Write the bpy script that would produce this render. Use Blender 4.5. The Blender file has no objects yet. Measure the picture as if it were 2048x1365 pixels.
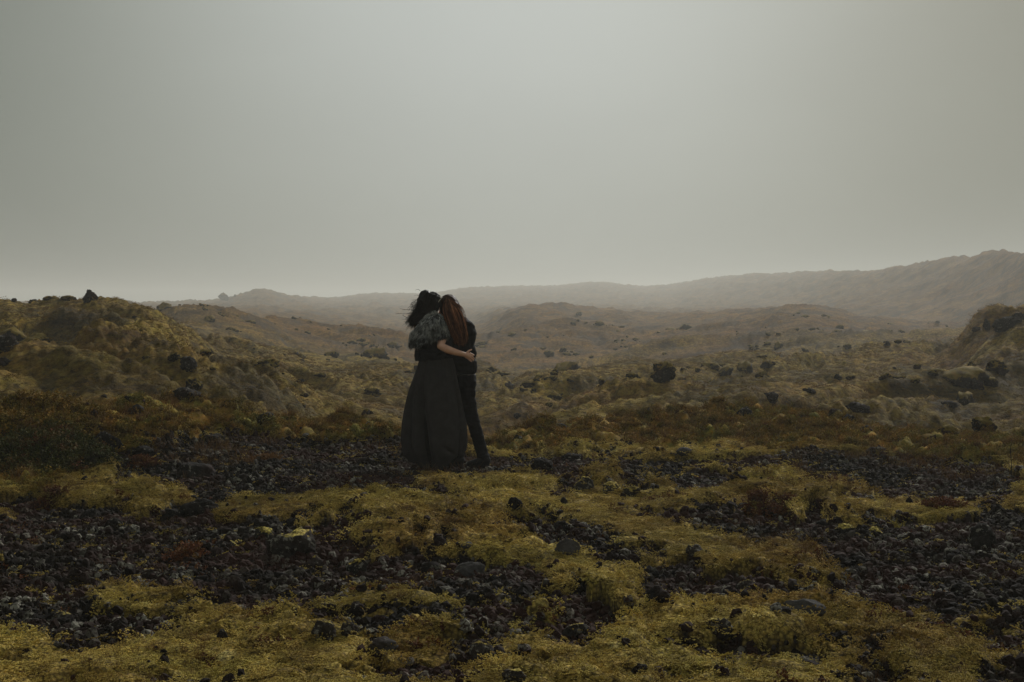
import bpy, bmesh, math, random
import numpy as np
from mathutils import Vector, Matrix

# ------------------------------------------------------------------ camera, sky, sun, exposure
sc = bpy.context.scene
F = 2844.0            # focal length in photo pixels (2048 wide), 50 mm on full frame
CXP, HOR, EYE = 1024.0, 610.0, 1.6
cam_d = bpy.data.cameras.new('camera'); cam = bpy.data.objects.new('camera', cam_d)
sc.collection.objects.link(cam); sc.camera = cam
cam.location = (0, 0, EYE); cam.rotation_euler = (math.radians(90), 0, 0)
cam_d.sensor_width = 36; cam_d.lens = 50; cam_d.shift_y = -(682.5 - HOR) / 2048
cam_d.clip_start = 0.1; cam_d.clip_end = 5000

SUN_EL, SUN_AZ = math.radians(31), math.radians(24)      # azimuth from +Y towards +X: light comes from ahead, a little right
world = bpy.data.worlds.new('World'); sc.world = world; world.use_nodes = True
nt = world.node_tree; nt.nodes.clear(); N = nt.nodes.new; Lk = nt.links.new
out = N('ShaderNodeOutputWorld'); bg = N('ShaderNodeBackground'); Lk(bg.outputs[0], out.inputs[0])
sky = N('ShaderNodeTexSky'); sky.sky_type = 'NISHITA'; sky.sun_disc = False
sky.sun_elevation = SUN_EL; sky.sun_rotation = SUN_AZ; sky.dust_density = 6.0; sky.air_density = 1.0
tc = N('ShaderNodeTexCoord')
vm = N('ShaderNodeVectorMath'); vm.operation = 'DOT_PRODUCT'
gl = Vector((0.0, 1.0, 0.26)).normalized(); vm.inputs[1].default_value = gl
Lk(tc.outputs['Generated'], vm.inputs[0])
ac = N('ShaderNodeMath'); ac.operation = 'ARCCOSINE'; Lk(vm.outputs['Value'], ac.inputs[0])
cr = N('ShaderNodeValToRGB'); cr.color_ramp.interpolation = 'B_SPLINE'
mr = N('ShaderNodeMapRange'); mr.inputs['From Min'].default_value = 0; mr.inputs['From Max'].default_value = math.radians(60)
Lk(ac.outputs[0], mr.inputs['Value']); Lk(mr.outputs[0], cr.inputs['Fac'])
e = cr.color_ramp.elements
stops = [(0.0, (.465, .492, .470)), (.09, (.445, .472, .448)), (.18, (.372, .395, .366)), (.27, (.255, .272, .242)), (.36, (.160, .176, .152)), (.52, (.150, .162, .145)), (1.0, (.20, .21, .195))]
e[0].position = 0; e[0].color = (*stops[0][1], 1); e[1].position = 1; e[1].color = (*stops[-1][1], 1)
for p, c in stops[1:-1]:
    q = e.new(p); q.color = (*c, 1)
# soft uneven cloud
nz = N('ShaderNodeTexNoise'); nz.inputs['Scale'].default_value = 3.0; nz.inputs['Detail'].default_value = 3; nz.inputs['Roughness'].default_value = .45
mp = N('ShaderNodeMapping'); mp.inputs['Scale'].default_value = (1, 1, 2.2); Lk(tc.outputs['Generated'], mp.inputs[0]); Lk(mp.outputs[0], nz.inputs['Vector'])
mr2 = N('ShaderNodeMapRange'); mr2.inputs['From Min'].default_value = .3; mr2.inputs['From Max'].default_value = .7
mr2.inputs['To Min'].default_value = .95; mr2.inputs['To Max'].default_value = 1.05; Lk(nz.outputs['Fac'], mr2.inputs['Value'])
mul = N('ShaderNodeMix'); mul.data_type = 'RGBA'; mul.blend_type = 'MULTIPLY'; mul.inputs['Factor'].default_value = 1
Lk(cr.outputs['Color'], mul.inputs[6]); Lk(mr2.outputs[0], mul.inputs[7])
# Nishita daylight behind the fog deck (ramp colours are divided by the background strength)
sc10 = N('ShaderNodeMix'); sc10.data_type = 'RGBA'; sc10.blend_type = 'MULTIPLY'; sc10.inputs['Factor'].default_value = 1
Lk(mul.outputs[2], sc10.inputs[6]); sc10.inputs[7].default_value = (10.5, 10.5, 10.5, 1); sc10.clamp_result = False
mx = N('ShaderNodeMix'); mx.data_type = 'RGBA'; mx.inputs['Factor'].default_value = .975
Lk(sky.outputs[0], mx.inputs[6]); Lk(sc10.outputs[2], mx.inputs[7]); Lk(mx.outputs[2], bg.inputs['Color'])
bg.inputs['Strength'].default_value = .10

sd = bpy.data.lights.new('sun', 'SUN'); sun = bpy.data.objects.new('sun', sd); sc.collection.objects.link(sun)
sd.energy = 2.5; sd.angle = math.radians(11); sd.color = (1.0, .975, .94)
sdir = Vector((math.sin(SUN_AZ) * math.cos(SUN_EL), math.cos(SUN_AZ) * math.cos(SUN_EL), math.sin(SUN_EL)))
sun.rotation_euler = sdir.to_track_quat('Z', 'Y').to_euler()
vs = sc.view_settings; vs.view_transform = 'Standard'; vs.look = 'None'; vs.exposure = 0.0; vs.gamma = 1; vs.use_curve_mapping = False
cy = sc.cycles
cy.use_denoising = True; cy.denoiser = 'OPENIMAGEDENOISE'; cy.denoising_input_passes = 'RGB_ALBEDO_NORMAL'
cy.max_bounces = 5; cy.diffuse_bounces = 2; cy.glossy_bounces = 2; cy.volume_bounces = 1; cy.transmission_bounces = 2
cy.caustics_reflective = False; cy.caustics_refractive = False

# ------------------------------------------------------------------ helpers
rng = np.random.default_rng(7); random.seed(7)
COL = sc.collection
def _hash(ix, iy, iz, seed):
    h = (ix * 374761393 + iy * 668265263 + iz * 2147483647 % 1000003 * 9176 + iz * 1274126177 + seed * 144665) & 0xffffffff
    h = ((h ^ (h >> 13)) * 1274126177) & 0xffffffff
    return (h ^ (h >> 16)) & 0xffff
_G2 = np.stack([np.cos(np.arange(256) / 256 * 2 * np.pi), np.sin(np.arange(256) / 256 * 2 * np.pi)], 1)
def pn2(x, y, seed=0):
    x = np.asarray(x, float); y = np.asarray(y, float)
    ix = np.floor(x).astype(np.int64); iy = np.floor(y).astype(np.int64); fx = x - ix; fy = y - iy
    u = fx * fx * fx * (fx * (fx * 6 - 15) + 10); v = fy * fy * fy * (fy * (fy * 6 - 15) + 10)
    def g(a, b):
        k = _hash(ix + a, iy + b, 0, seed) & 255; gg = _G2[k]
        return gg[..., 0] * (fx - a) + gg[..., 1] * (fy - b)
    n0 = g(0, 0) * (1 - u) + g(1, 0) * u; n1 = g(0, 1) * (1 - u) + g(1, 1) * u
    return (n0 * (1 - v) + n1 * v) * 1.5
_r = np.random.default_rng(3); _G3 = _r.normal(size=(256, 3)); _G3 /= np.linalg.norm(_G3, axis=1)[:, None]
def pn3(P, seed=0):
    I = np.floor(P).astype(np.int64); f = P - I; w = f * f * f * (f * (f * 6 - 15) + 10); r = 0
    for a in (0, 1):
        for b in (0, 1):
            for c in (0, 1):
                g = _G3[_hash(I[:, 0] + a, I[:, 1] + b, I[:, 2] + c + 1, seed) & 255]
                d = ((f - (a, b, c)) * g).sum(1)
                wt = (w[:, 0] if a else 1 - w[:, 0]) * (w[:, 1] if b else 1 - w[:, 1]) * (w[:, 2] if c else 1 - w[:, 2])
                r = r + d * wt
    return r * 1.5
def fbm(x, y, wl, octs=4, gain=.5, seed=0):
    r = 0; a = 1
    for k in range(octs):
        r = r + a * pn2(x / wl + 17.3 * k, y / wl - 9.1 * k, seed + k); a *= gain; wl *= .5
    return r
def sstep(a, b, x):
    t = np.clip((x - a) / (b - a), 0, 1); return t * t * (3 - 2 * t)

def mesh_np(name, V, Fc, mat=None, smooth=True):
    """V (n,3), Fc (m,3) or (m,4) int arrays -> mesh"""
    me = bpy.data.meshes.new(name); V = np.asarray(V, np.float32); Fc = np.asarray(Fc, np.int32)
    n, k = Fc.shape
    me.vertices.add(len(V)); me.vertices.foreach_set('co', V.ravel())
    me.loops.add(n * k); me.loops.foreach_set('vertex_index', Fc.ravel())
    me.polygons.add(n); me.polygons.foreach_set('loop_start', np.arange(0, n * k, k, dtype=np.int32))
    me.polygons.foreach_set('use_smooth', np.full(n, smooth))
    me.update(calc_edges=True); me.validate()
    if mat: me.materials.append(mat)
    return me
def link(name, me, parent=None, loc=None, **props):
    o = bpy.data.objects.new(name, me); COL.objects.link(o)
    if parent: o.parent = parent
    if loc is not None: o.location = loc
    for k, v in props.items(): o[k] = v
    return o
def attr(me, name, arr):
    a = me.attributes.new(name, 'FLOAT', 'POINT'); a.data.foreach_set('value', np.asarray(arr, np.float32).ravel())
def pchip(xs, ys, q):
    xs = np.asarray(xs, float); ys = np.asarray(ys, float); h = np.diff(xs); d = np.diff(ys) / h; m = np.zeros_like(ys)
    for i in range(1, len(xs) - 1):
        if d[i - 1] * d[i] > 0:
            w1 = 2 * h[i] + h[i - 1]; w2 = h[i] + 2 * h[i - 1]; m[i] = (w1 + w2) / (w1 / d[i - 1] + w2 / d[i])
    m[0] = d[0]; m[-1] = d[-1]
    q = np.clip(q, xs[0], xs[-1]); i = np.clip(np.searchsorted(xs, q, side='right') - 1, 0, len(xs) - 2)
    t = (q - xs[i]) / h[i]
    return ((1 + 2 * t) * (1 - t) ** 2 * ys[i] + t * (1 - t) ** 2 * h[i] * m[i] + t * t * (3 - 2 * t) * ys[i + 1] + t * t * (t - 1) * h[i] * m[i + 1])

# ------------------------------------------------------------------ lie of the land
# along each bearing (photo column) the heights of crests, dips and slopes: (distance, level) ; level p = seen at photo row p, or ('z', height)
def zz(v): return ('z', v)
LAND = {
 -300: [(15, 815), (19, zz(-.3)), (25, 790), (33, 690), (42, 597), (55, zz(.2)), (80, zz(0)), (120, zz(1)), (150, zz(1.)), (200, 600)],
 0:    [(15, 822), (18.5, zz(-.3)), (25, 780), (33, 680), (42, 597), (55, zz(.2)), (80, zz(0)), (120, zz(1)), (150, zz(1.)), (200, 606)],
 200:  [(15, 838), (18.5, zz(-.35)), (26, 780), (34, 690), (42, 606), (56, zz(0)), (80, zz(.0)), (120, zz(.8)), (150, zz(.8)), (190, 610)],
 300:  [(15.2, 822), (18.8, zz(-.4)), (26, 795), (34, 700), (43, 626), (56, zz(-.2)), (80, zz(.0)), (120, 626), (140, zz(.3)), (190, 607)],
 360:  [(15.5, 826), (19, zz(-.5)), (27, 805), (35, 715), (46, 650), (58, zz(-.6)), (80, 655), (120, 628), (140, zz(.5)), (190, 606)],
 450:  [(16, 836), (19.5, zz(-1.1)), (29, 812), (40, 752), (52, 672), (65, zz(-1.6)), (85, 664), (130, 628), (145, zz(.6)), (188, 601)],
 520:  [(16, 846), (20, zz(-1.4)), (30, 800), (42, 755), (57, 690), (70, zz(-1.8)), (88, 676), (135, 630), (148, zz(.6)), (185, 582)],
 590:  [(16, 855), (20, zz(-1.6)), (31, 815), (45, 765), (61, 706), (74, zz(-2.)), (92, 690), (140, 635), (155, zz(.2)), (200, 595)],
 650:  [(16, 862), (20, zz(-1.8)), (32, 832), (48, 775), (65, 722), (78, zz(-2.2)), (95, 702), (150, 640), (180, zz(.2)), (250, 598)],
 750:  [(15.6, 878), (20, zz(-1.9)), (34, 825), (50, 772), (68, 732), (82, zz(-2.6)), (100, 706), (150, 652), (190, zz(.2)), (300, 589)],
 850:  [(15.2, 898), (20, zz(-2.)), (35, 835), (50, 780), (68, 748), (82, zz(-2.8)), (100, 722), (155, 660), (200, zz(.2)), (320, 589)],
 950:  [(15.2, 903), (20, zz(-2.)), (35, 856), (46, 800), (58, 745), (75, zz(-3.2)), (95, 738), (150, 652), (200, zz(.3)), (330, 577)],
 1050: [(16, 880), (20.5, zz(-1.9)), (34, 855), (44, 800), (51, 755), (70, zz(-3.4)), (92, 744), (135, 622), (170, zz(.3)), (330, 575)],
 1110: [(16.5, 868), (21, zz(-1.8)), (33, 855), (43, 800), (50, 758), (69, zz(-3.4)), (92, 746), (135, 620), (170, zz(.3)), (325, 574)],
 1180: [(17, 858), (22, zz(-1.7)), (32, 850), (42, 800), (49, 757), (68, zz(-3.4)), (90, 742), (140, 632), (175, zz(.3)), (320, 567)],
 1300: [(18, 846), (22, zz(-1.5)), (31, 840), (40, 790), (48, 743), (64, zz(-3)), (86, 735), (140, 640), (180, zz(.6)), (300, 574)],
 1450: [(18, 839), (22, zz(-1.4)), (30, 836), (40, 785), (50, 738), (62, zz(-2.6)), (82, 728), (138, 632), (170, zz(.6)), (270, 556)],
 1600: [(18, 850), (22, zz(-1.4)), (29, 848), (39, 782), (52, 722), (63, zz(-2.4)), (80, 702), (130, 620), (155, zz(1)), (235, 548)],
 1750: [(17.5, 868), (21.5, zz(-1.5)), (28, 860), (38, 785), (54, 690), (66, zz(-2)), (80, 690), (115, 646), (140, zz(1.4)), (195, 546)],
 1830: [(17.2, 879), (21.2, zz(-1.5)), (27, 868), (37, 785), (53, 688), (65, zz(-1.8)), (78, 690), (110, 655), (132, zz(1.6)), (185, 531)],
 1900: [(17, 890), (21, zz(-1.5)), (26, 875), (36, 785), (50, 698), (63, zz(-1.6)), (76, 690), (105, 662), (128, zz(1.8)), (178, 519)],
 1960: [(16.8, 896), (20.8, zz(-1.5)), (26, 870), (35, 770), (46, 655), (60, zz(-1)), (74, 690), (102, 655), (125, zz(2)), (172, 507)],
 2048: [(16.5, 902), (20.5, zz(-1.4)), (25, 860), (34, 745), (43, 632), (56, zz(-.5)), (72, 680), (100, 640), (122, zz(2.5)), (165, 497)],
 2350: [(16, 910), (20, zz(-1.2)), (24, 850), (32, 690), (40, 590), (54, zz(0)), (70, 660), (100, 620), (120, zz(3)), (160, 485)],
}
_xs = sorted(LAND); _nf = 10
_D = np.zeros((_nf, len(_xs))); _Z = np.zeros((_nf, len(_xs)))
for j, x in enumerate(_xs):
    for i, (d, p) in enumerate(LAND[x]):
        rr = 1 - .58 * max(0, (x - 1300) / 750) if i > 7 else 1
        d = d * rr * (1, 1, 1, 1, 1, 1, 1.0, 1.7, 2.6, 3.3)[i]
        _D[i, j] = d; _Z[i, j] = p[1] if isinstance(p, tuple) else EYE - (p - HOR) * d / F
_D[8] = np.clip(_D[8], _D[7] * .75 + _D[9] * .25, _D[7] * .5 + _D[9] * .5)
NU, NY = 520, 520
U0, U1 = (-300 - CXP) / F, (2350 - CXP) / F; UG = np.linspace(U0, U1, NU); LY0, LY1 = math.log(1.5), math.log(1800.); YG = np.exp(np.linspace(LY0, LY1, NY))
_BASE = np.zeros((NU, NY))
fd = [pchip(_xs, _D[i], UG * F + CXP) for i in range(_nf)]; fz = [pchip(_xs, _Z[i], UG * F + CXP) for i in range(_nf)]
for k in range(NU):
    ys = [1.0, 5, 9, 12.5] + [fd[i][k] for i in range(_nf)] + [fd[-1][k] + 90, 2000]
    zD = fz[0][k]
    zs = [0, -.02, 0, min(.02, zD * .3)] + [fz[i][k] for i in range(_nf)] + [fz[-1][k] - 7, fz[-1][k] - 12]
    _BASE[k] = pchip(ys, zs, YG)
# a wider view of the same land: smooth a touch across bearings
for _ in range(2): _BASE[1:-1] = (_BASE[:-2] + 2 * _BASE[1:-1] + _BASE[2:]) / 4
def base_h(x, y):
    yy = np.maximum(y, 1.6); u = np.clip((x / yy - U0) / (U1 - U0) * (NU - 1), 0, NU - 1.001)
    v = np.clip((np.log(yy) - LY0) / (LY1 - LY0) * (NY - 1), 0, NY - 1.001)
    i = u.astype(int); j = v.astype(int); a = u - i; b = v - j
    return (_BASE[i, j] * (1 - a) + _BASE[i + 1, j] * a) * (1 - b) + (_BASE[i, j + 1] * (1 - a) + _BASE[i + 1, j + 1] * a) * b

# patches on the near ground: (column, row, half width, half height, slope dy/dx) as surveyed from the photo, laid on the plain
def on_plain(px, py):
    Y = EYE * F / (py - HOR); return (px - CXP) / F * Y, Y
GRAVEL = [(520, 950, 430, 62, .05), (840, 990, 130, 22, .2), (690, 900, 120, 18, 0), (930, 935, 110, 14, 0), (560, 935, 330, 42, .07), (330, 905, 160, 18, 0), (300, 1120, 420, 62, .12), (60, 1090, 200, 60, 0), (120, 1230, 170, 60, .1), (560, 1190, 200, 38, .05), (640, 1125, 90, 60, 0),
          (760, 975, 190, 26, .12), (985, 1210, 200, 55, .22), (820, 1150, 110, 22, .1), (1270, 1140, 240, 26, .28), (1380, 1185, 90, 24, .2),
          (1470, 1063, 210, 22, .22), (1680, 1095, 120, 26, .1), (1900, 1110, 190, 62, .05), (1800, 1180, 190, 50, .1), (1990, 1220, 120, 70, .1),
          (1560, 1225, 90, 22, .1), (1240, 960, 130, 20, .02), (1720, 950, 210, 18, .0), (1930, 985, 130, 34, 0), (1620, 1000, 150, 14, .1), (1700, 1330, 200, 18, .08),
          (760, 1300, 60, 34, 0), (950, 1300, 40, 20, 0), (1440, 1290, 70, 40, .3), (1040, 1340, 50, 14, 0), (1940, 1060, 120, 34, 0), (1960, 1300, 110, 40, .3), (1050, 1015, 90, 9, .1), (1130, 1040, 60, 8, .3), (470, 1090, 130, 40, .1), (1380, 975, 60, 16, 0)]
MOSS = [(150, 985, 190, 36, .12), (330, 1005, 110, 12, .1), (520, 1030, 60, 18, .1), (340, 1200, 80, 26, .05), (460, 1300, 230, 46, .0), (80, 1350, 120, 22, 0), (860, 1060, 140, 44, .05), (1040, 1010, 240, 34, .1),
        (1300, 1020, 90, 18, .1), (1100, 1130, 130, 26, .15), (1380, 1100, 160, 22, .2), (1600, 1160, 90, 34, .3), (1500, 1270, 200, 22, .1), (900, 1320, 160, 20, .05), (1250, 1300, 170, 50, .05), (1640, 1250, 170, 24, .15),
        (1560, 965, 60, 16, .1), (1480, 1020, 140, 18, .1), (1800, 1030, 140, 16, 0), (1960, 1260, 60, 10, .1), (620, 1080, 40, 16, .1), (730, 1230, 70, 30, .2), (1870, 1340, 130, 22, .1)]
# (column, foot row, width, height in the photo, kind, shape seed, peak, label)
ROCKS = [
 (180, 604, 40, 32, 'dark', 1, .45, 'pointed dark boulder standing alone on the crest of the left hill'),
 (135, 602, 40, 13, 'far', 2, 0, 'low ragged rock on the left hill crest just left of the pointed boulder'),
 (96, 602, 36, 11, 'far', 3, 0, 'flat grey rock half sunk in the left hill crest'),
 (66, 601, 26, 13, 'dark', 4, .2, 'small peaked rock on the left hill crest, second from the frame edge'),
 (27, 600, 15, 8, 'dark', 5, .2, 'tiny dark rock on the hill crest nearest the left frame edge'),
 (270, 634, 17, 6, 'dark', 6, 0, 'small flat dark rock high on the right shoulder of the left hill'),
 (12, 704, 62, 48, 'dark', 7, 0, 'dark rock outcrop at the left edge of the picture halfway down the hill'),
 (5, 738, 40, 26, 'dark', 8, 0, 'dark ledge just under the outcrop at the left edge'),
 (347, 726, 32, 22, 'far', 9, .1, 'square dark block topping the cliff on the left hill'),
 (376, 752, 42, 32, 'dark', 10, 0, 'upper dark face of the small cliff on the left hill'),
 (386, 782, 44, 36, 'far', 11, 0, 'middle broken face of the small cliff on the left hill'),
 (374, 806, 62, 30, 'dark', 12, 0, 'broad dark foot of the small cliff on the left hill'),
 (292, 724, 20, 12, 'far', 13, .2, 'dark stone in the grass left of the small cliff'),
 (421, 708, 16, 14, 'far', 14, .2, 'upright grey stone above and right of the small cliff'),
 (207, 795, 16, 8, 'dark', 15, 0, 'small dark stone low on the face of the left hill'),
 (254, 808, 20, 15, 'dark', 16, .3, 'dark pointed stone at the foot of the left hill'),
 (272, 829, 36, 22, 'dark', 17, .1, 'rugged dark rock showing over the rust heath on the left'),
 (187, 838, 18, 14, 'dark', 18, .1, 'small black stone in the orange grass above the shrub mound'),
 (455, 812, 22, 16, 'far', 19, .2, 'upright rock at the mouth of the valley behind the left heath'),
 (532, 844, 42, 22, 'dark', 20, .1, 'rounded dark boulder at the bottom of the valley left of the couple'),
 (425, 745, 16, 8, 'far', 21, 0, 'small rock in the hollow right of the cliff'),
 (520, 742, 16, 9, 'far', 22, 0, 'low rock on the valley slope between the hill and the couple'),
 (640, 761, 30, 12, 'far', 23, 0, 'broken grey rocks on the moss ridge left of the couple'),
 (600, 768, 22, 9, 'dark', 24, 0, 'dark ledge left of the broken grey rocks on the moss ridge'),
 (745, 790, 44, 24, 'far', 25, 0, 'moss-hollowed dark rock on the ridge just left of the woman in the skirt'),
 (655, 722, 12, 7, 'far', 26, 0, 'tiny rock far down the valley left of the couple'),
 (210, 905, 68, 46, 'dark', 27, .1, 'large dark boulder against the right side of the shrub mound'),
 (178, 930, 52, 26, 'dark', 28, 0, 'rough grey boulder buried at the foot of the shrub mound'),
 (285, 912, 42, 22, 'dark', 29, .1, 'wedge of dark rock right of the large boulder by the mound'),
 (364, 880, 34, 20, 'dark', 30, .3, 'pointed dark rock on the edge of the left heath'),
 (310, 884, 26, 9, 'grey', 31, 0, 'flat pale grey slab lying on moss by the left heath'),
 (427, 888, 52, 22, 'dark', 32, 0, 'pair of fused dark rocks right of the pointed rock on the heath edge'),
 (388, 958, 88, 36, 'dark', 33, .1, 'long smooth dark boulder in the gravel on the left'),
 (395, 1036, 84, 40, 'dark', 34, 0, 'knobbly dark outcrop in the middle of the left gravel'),
 (345, 1042, 50, 26, 'dark', 35, 0, 'low dark rock leaning on the left side of the knobbly outcrop'),
 (178, 1044, 50, 32, 'dark', 36, .1, 'dark rock at the lower edge of the left moss patch'),
 (228, 1056, 34, 20, 'dark', 37, .1, 'dark rock just right of the one at the lower edge of the moss patch'),
 (582, 1112, 106, 62, 'lich', 38, .1, 'biggest foreground boulder, lichen-spotted, with moss growing behind it'),
 (626, 1144, 46, 34, 'lich', 39, .2, 'paler boulder leaning on the right of the biggest foreground boulder'),
 (528, 1078, 42, 26, 'moss', 40, .1, 'moss-edged rock just above the biggest foreground boulder'),
 (646, 1276, 54, 40, 'lich', 41, 0, 'round lichen-covered stone on the moss at the lower left'),
 (698, 1276, 36, 30, 'lich', 42, .1, 'rounded stone right beside the round lichen-covered one'),
 (712, 1156, 44, 44, 'moss', 43, 0, 'upright dark rock with a moss cap left of the reddish gravel'),
 (710, 1230, 44, 28, 'dark', 44, .3, 'dark triangular rock on moss below the moss-capped upright one'),
 (755, 1254, 34, 24, 'dark', 45, .2, 'small dark rock down and right of the triangular one'),
 (768, 1298, 76, 26, 'grey', 46, 0, 'flat grey slab resting on stones near the bottom of the picture'),
 (866, 1146, 52, 26, 'dark', 47, 0, 'dark block on the upper rim of the reddish gravel, left of the tilted slab'),
 (938, 1156, 64, 32, 'grey', 48, .2, 'tilted slab with a shadowed underside on the rim of the reddish gravel'),
 (1028, 1026, 36, 20, 'dark', 49, .2, 'rust-brown rock in the upper middle of the moss'),
 (1121, 1062, 32, 22, 'dark', 50, .2, 'dark rock at the right end of a short row in the moss'),
 (1094, 1046, 36, 11, 'dark', 51, 0, 'low dark rock at the left end of a short row in the moss'),
 (881, 1094, 28, 21, 'dark', 52, .1, 'dark round rock in the moss below the woman in the skirt'),
 (934, 1103, 26, 12, 'grey', 53, 0, 'low grey stone right of the round rock in the moss'),
 (1136, 1110, 54, 34, 'grey', 54, .4, 'peaked grey rock at the head of the right-hand gravel tongue'),
 (1206, 1092, 16, 9, 'dark', 55, 0, 'small lone stone in bright moss above the gravel tongue'),
 (1238, 1096, 30, 14, 'lich', 56, 0, 'lichened low rock in bright moss above the gravel tongue'),
 (1084, 948, 46, 28, 'dark', 57, .2, 'dark boulder right of the trouser-wearer on the gravel edge'),
 (1168, 982, 44, 32, 'moss', 58, 0, 'round boulder with a moss rim behind the bright moss'),
 (1224, 984, 40, 22, 'moss', 59, 0, 'moss-domed boulder immediately right of the moss-rimmed round one'),
 (1264, 992, 38, 22, 'moss', 60, 0, 'smaller mossy boulder at the right end of the row of three'),
 (1122, 975, 36, 16, 'dark', 61, 0, 'low dark stone at the left end of the mossy boulder row'),
 (1316, 1206, 54, 36, 'dark', 62, .1, 'dark craggy rock at the lower right end of the gravel tongue'),
 (1150, 1280, 62, 32, 'lich', 63, 0, 'pale-spotted rock at the lower right tip of the reddish gravel'),
 (965, 1322, 60, 42, 'lich', 64, .1, 'brown lichened lump in the moss at the bottom centre'),
 (1028, 1362, 50, 26, 'lich', 65, 0, 'lichened rock cut by the bottom edge at the centre'),
 (1280, 1346, 34, 20, 'dark', 66, 0, 'dark stone in a moss hollow near the bottom, right of centre'),
 (1143, 902, 46, 20, 'dark', 67, .2, 'brown wedge-shaped rock in the green heath right of the couple'),
 (1371, 912, 36, 15, 'grey', 68, .1, 'flat dark stone in the pale moss at the edge of the right heath'),
 (1150, 930, 26, 12, 'dark', 69, .1, 'small dark rock between the wedge rock and the gravel'),
 (1054, 896, 12, 8, 'dark', 70, .2, 'tiny black stone in the orange heath beside the trouser leg'),
 (1036, 880, 22, 16, 'dark', 71, .2, 'dark stone in the dip just behind the right heath'),
 (1118, 862, 54, 16, 'grey', 72, .2, 'pale mossy stone on the crest of the right heath'),
 (1328, 766, 62, 44, 'far', 73, .1, 'big dark rough outcrop topping the moss ridge right of the couple'),
 (1266, 755, 36, 22, 'far', 74, 0, 'dark rock left of the big ridge outcrop'),
 (1203, 766, 16, 12, 'far', 75, .1, 'small pale-specked stone on the ridge, left of the two outcrops'),
 (1106, 774, 24, 11, 'far', 76, .1, 'grey stone in the middle of the ridge right of the couple'),
 (1108, 754, 20, 9, 'far', 77, .2, 'brown stone on the skyline of the moss ridge'),
 (1074, 762, 16, 9, 'far', 78, 0, 'small grey stone on the ridge nearer the couple'),
 (1019, 778, 28, 20, 'grey', 79, .3, 'slanting bluish rock on the slope just right of the couple'),
 (1003, 748, 42, 6, 'far', 80, 0, 'long thin dark ledge behind the shoulder of the slope by the couple'),
 (1098, 816, 24, 14, 'far', 81, .1, 'dark stone halfway down the moss ridge'),
 (1034, 836, 18, 13, 'dark', 82, .1, 'dark stone near the foot of the moss ridge by the couple'),
 (1452, 731, 32, 12, 'far', 83, .1, 'dark rocks on the ridge top right of the big outcrop'),
 (1396, 752, 14, 10, 'far', 84, .1, 'small pale rock behind the crest right of the big outcrop'),
 (1486, 834, 42, 22, 'dark', 85, 0, 'dark hollow rock low on the right slope above the heath'),
 (1540, 806, 44, 26, 'dark', 86, .1, 'dark hooded rock higher on the slope than the hollow one'),
 (1525, 754, 36, 16, 'far', 87, .1, 'grey and black rocks near the top of the right slope'),
 (1526, 718, 30, 7, 'far', 88, 0, 'thin dark ledge behind the right slope'),
 (1622, 790, 36, 13, 'dark', 89, 0, 'flat dark rock in the middle of the right slope'),
 (1676, 760, 20, 15, 'dark', 90, .2, 'dark square rock up on the right slope'),
 (1704, 757, 28, 12, 'far', 91, 0, 'brown broken rock beside the dark square one'),
 (1775, 756, 38, 22, 'far', 92, .1, 'cluster rock at the centre of the right-hand slope'),
 (1832, 768, 26, 15, 'far', 93, .2, 'grey rock right of the centre cluster on the slope'),
 (1716, 822, 62, 24, 'dark', 94, 0, 'wide dark rock under a moss hummock on the right slope'),
 (1672, 828, 30, 16, 'dark', 95, .1, 'dark rock left of the wide one under the hummock'),
 (1697, 848, 34, 20, 'dark', 96, 0, 'dark overhang low on the right slope'),
 (1732, 866, 34, 20, 'dark', 97, .1, 'dark rock right behind the crest of the right heath'),
 (1900, 878, 68, 32, 'far', 98, .1, 'large lichened outcrop low at the right, just over the heath'),
 (1858, 884, 40, 16, 'far', 99, 0, 'low rock at the left foot of the large lichened outcrop'),
 (1970, 856, 50, 30, 'far', 100, .2, 'steep lichened outcrop at the right above the low one'),
 (1902, 818, 42, 16, 'dark', 101, 0, 'dark ledge in the brown grass at the right'),
 (1775, 695, 18, 15, 'dark', 102, .3, 'dark upright rock on the farther crest of the right hill'),
 (1797, 692, 20, 8, 'far', 103, .1, 'low rock just right of the upright one on the crest'),
 (1974, 660, 19, 26, 'dark', 104, .35, 'horn-shaped dark rock standing against the fog at the right'),
 (2016, 660, 76, 32, 'dark', 105, 0, 'long dark outcrop on the hilltop at the right edge'),
 (2040, 640, 44, 20, 'dark', 106, 0, 'upper dark tier of the hilltop outcrop at the right edge'),
 (1954, 668, 24, 11, 'dark', 107, .1, 'small rocks left of the horn-shaped rock'),
 (1998, 748, 52, 36, 'far', 108, .2, 'jagged grey outcrop on the upper right hillside'),
 (1944, 742, 30, 24, 'far', 109, .1, 'lichened block left of the jagged outcrop on the upper right hillside'),
 (1945, 778, 60, 24, 'dark', 110, 0, 'long dark slab lying aslant on the right hillside'),
 (1868, 752, 26, 12, 'far', 111, 0, 'small outcrop where the right hill meets the slope'),
 (446, 601, 24, 17, 'far', 112, .2, 'rounded boulder on the ridge of the foggy knoll at the left'),
 (470, 597, 6, 6, 'far', 113, .2, 'tiny stone between the boulder and the top of the foggy knoll'),
 (1158, 632, 16, 9, 'far', 114, .1, 'small rock on the foggy knoll behind the couple, to the right'),
 (1027, 700, 15, 9, 'far', 115, .1, 'grey stone deep in the valley right of the couple'),
 (962, 696, 34, 12, 'far', 116, 0, 'low grey rock in the valley directly beside the embracing pair'),
 (1677, 662, 26, 10, 'far', 117, .1, 'dim rock in the fog above the right slope'),
 (1975, 1098, 84, 56, 'dark', 118, .1, 'large black rock face in the shade near the right edge'),
 (1652, 1046, 38, 20, 'dark', 119, .1, 'dark rock on the upper right moss bank'),
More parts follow.
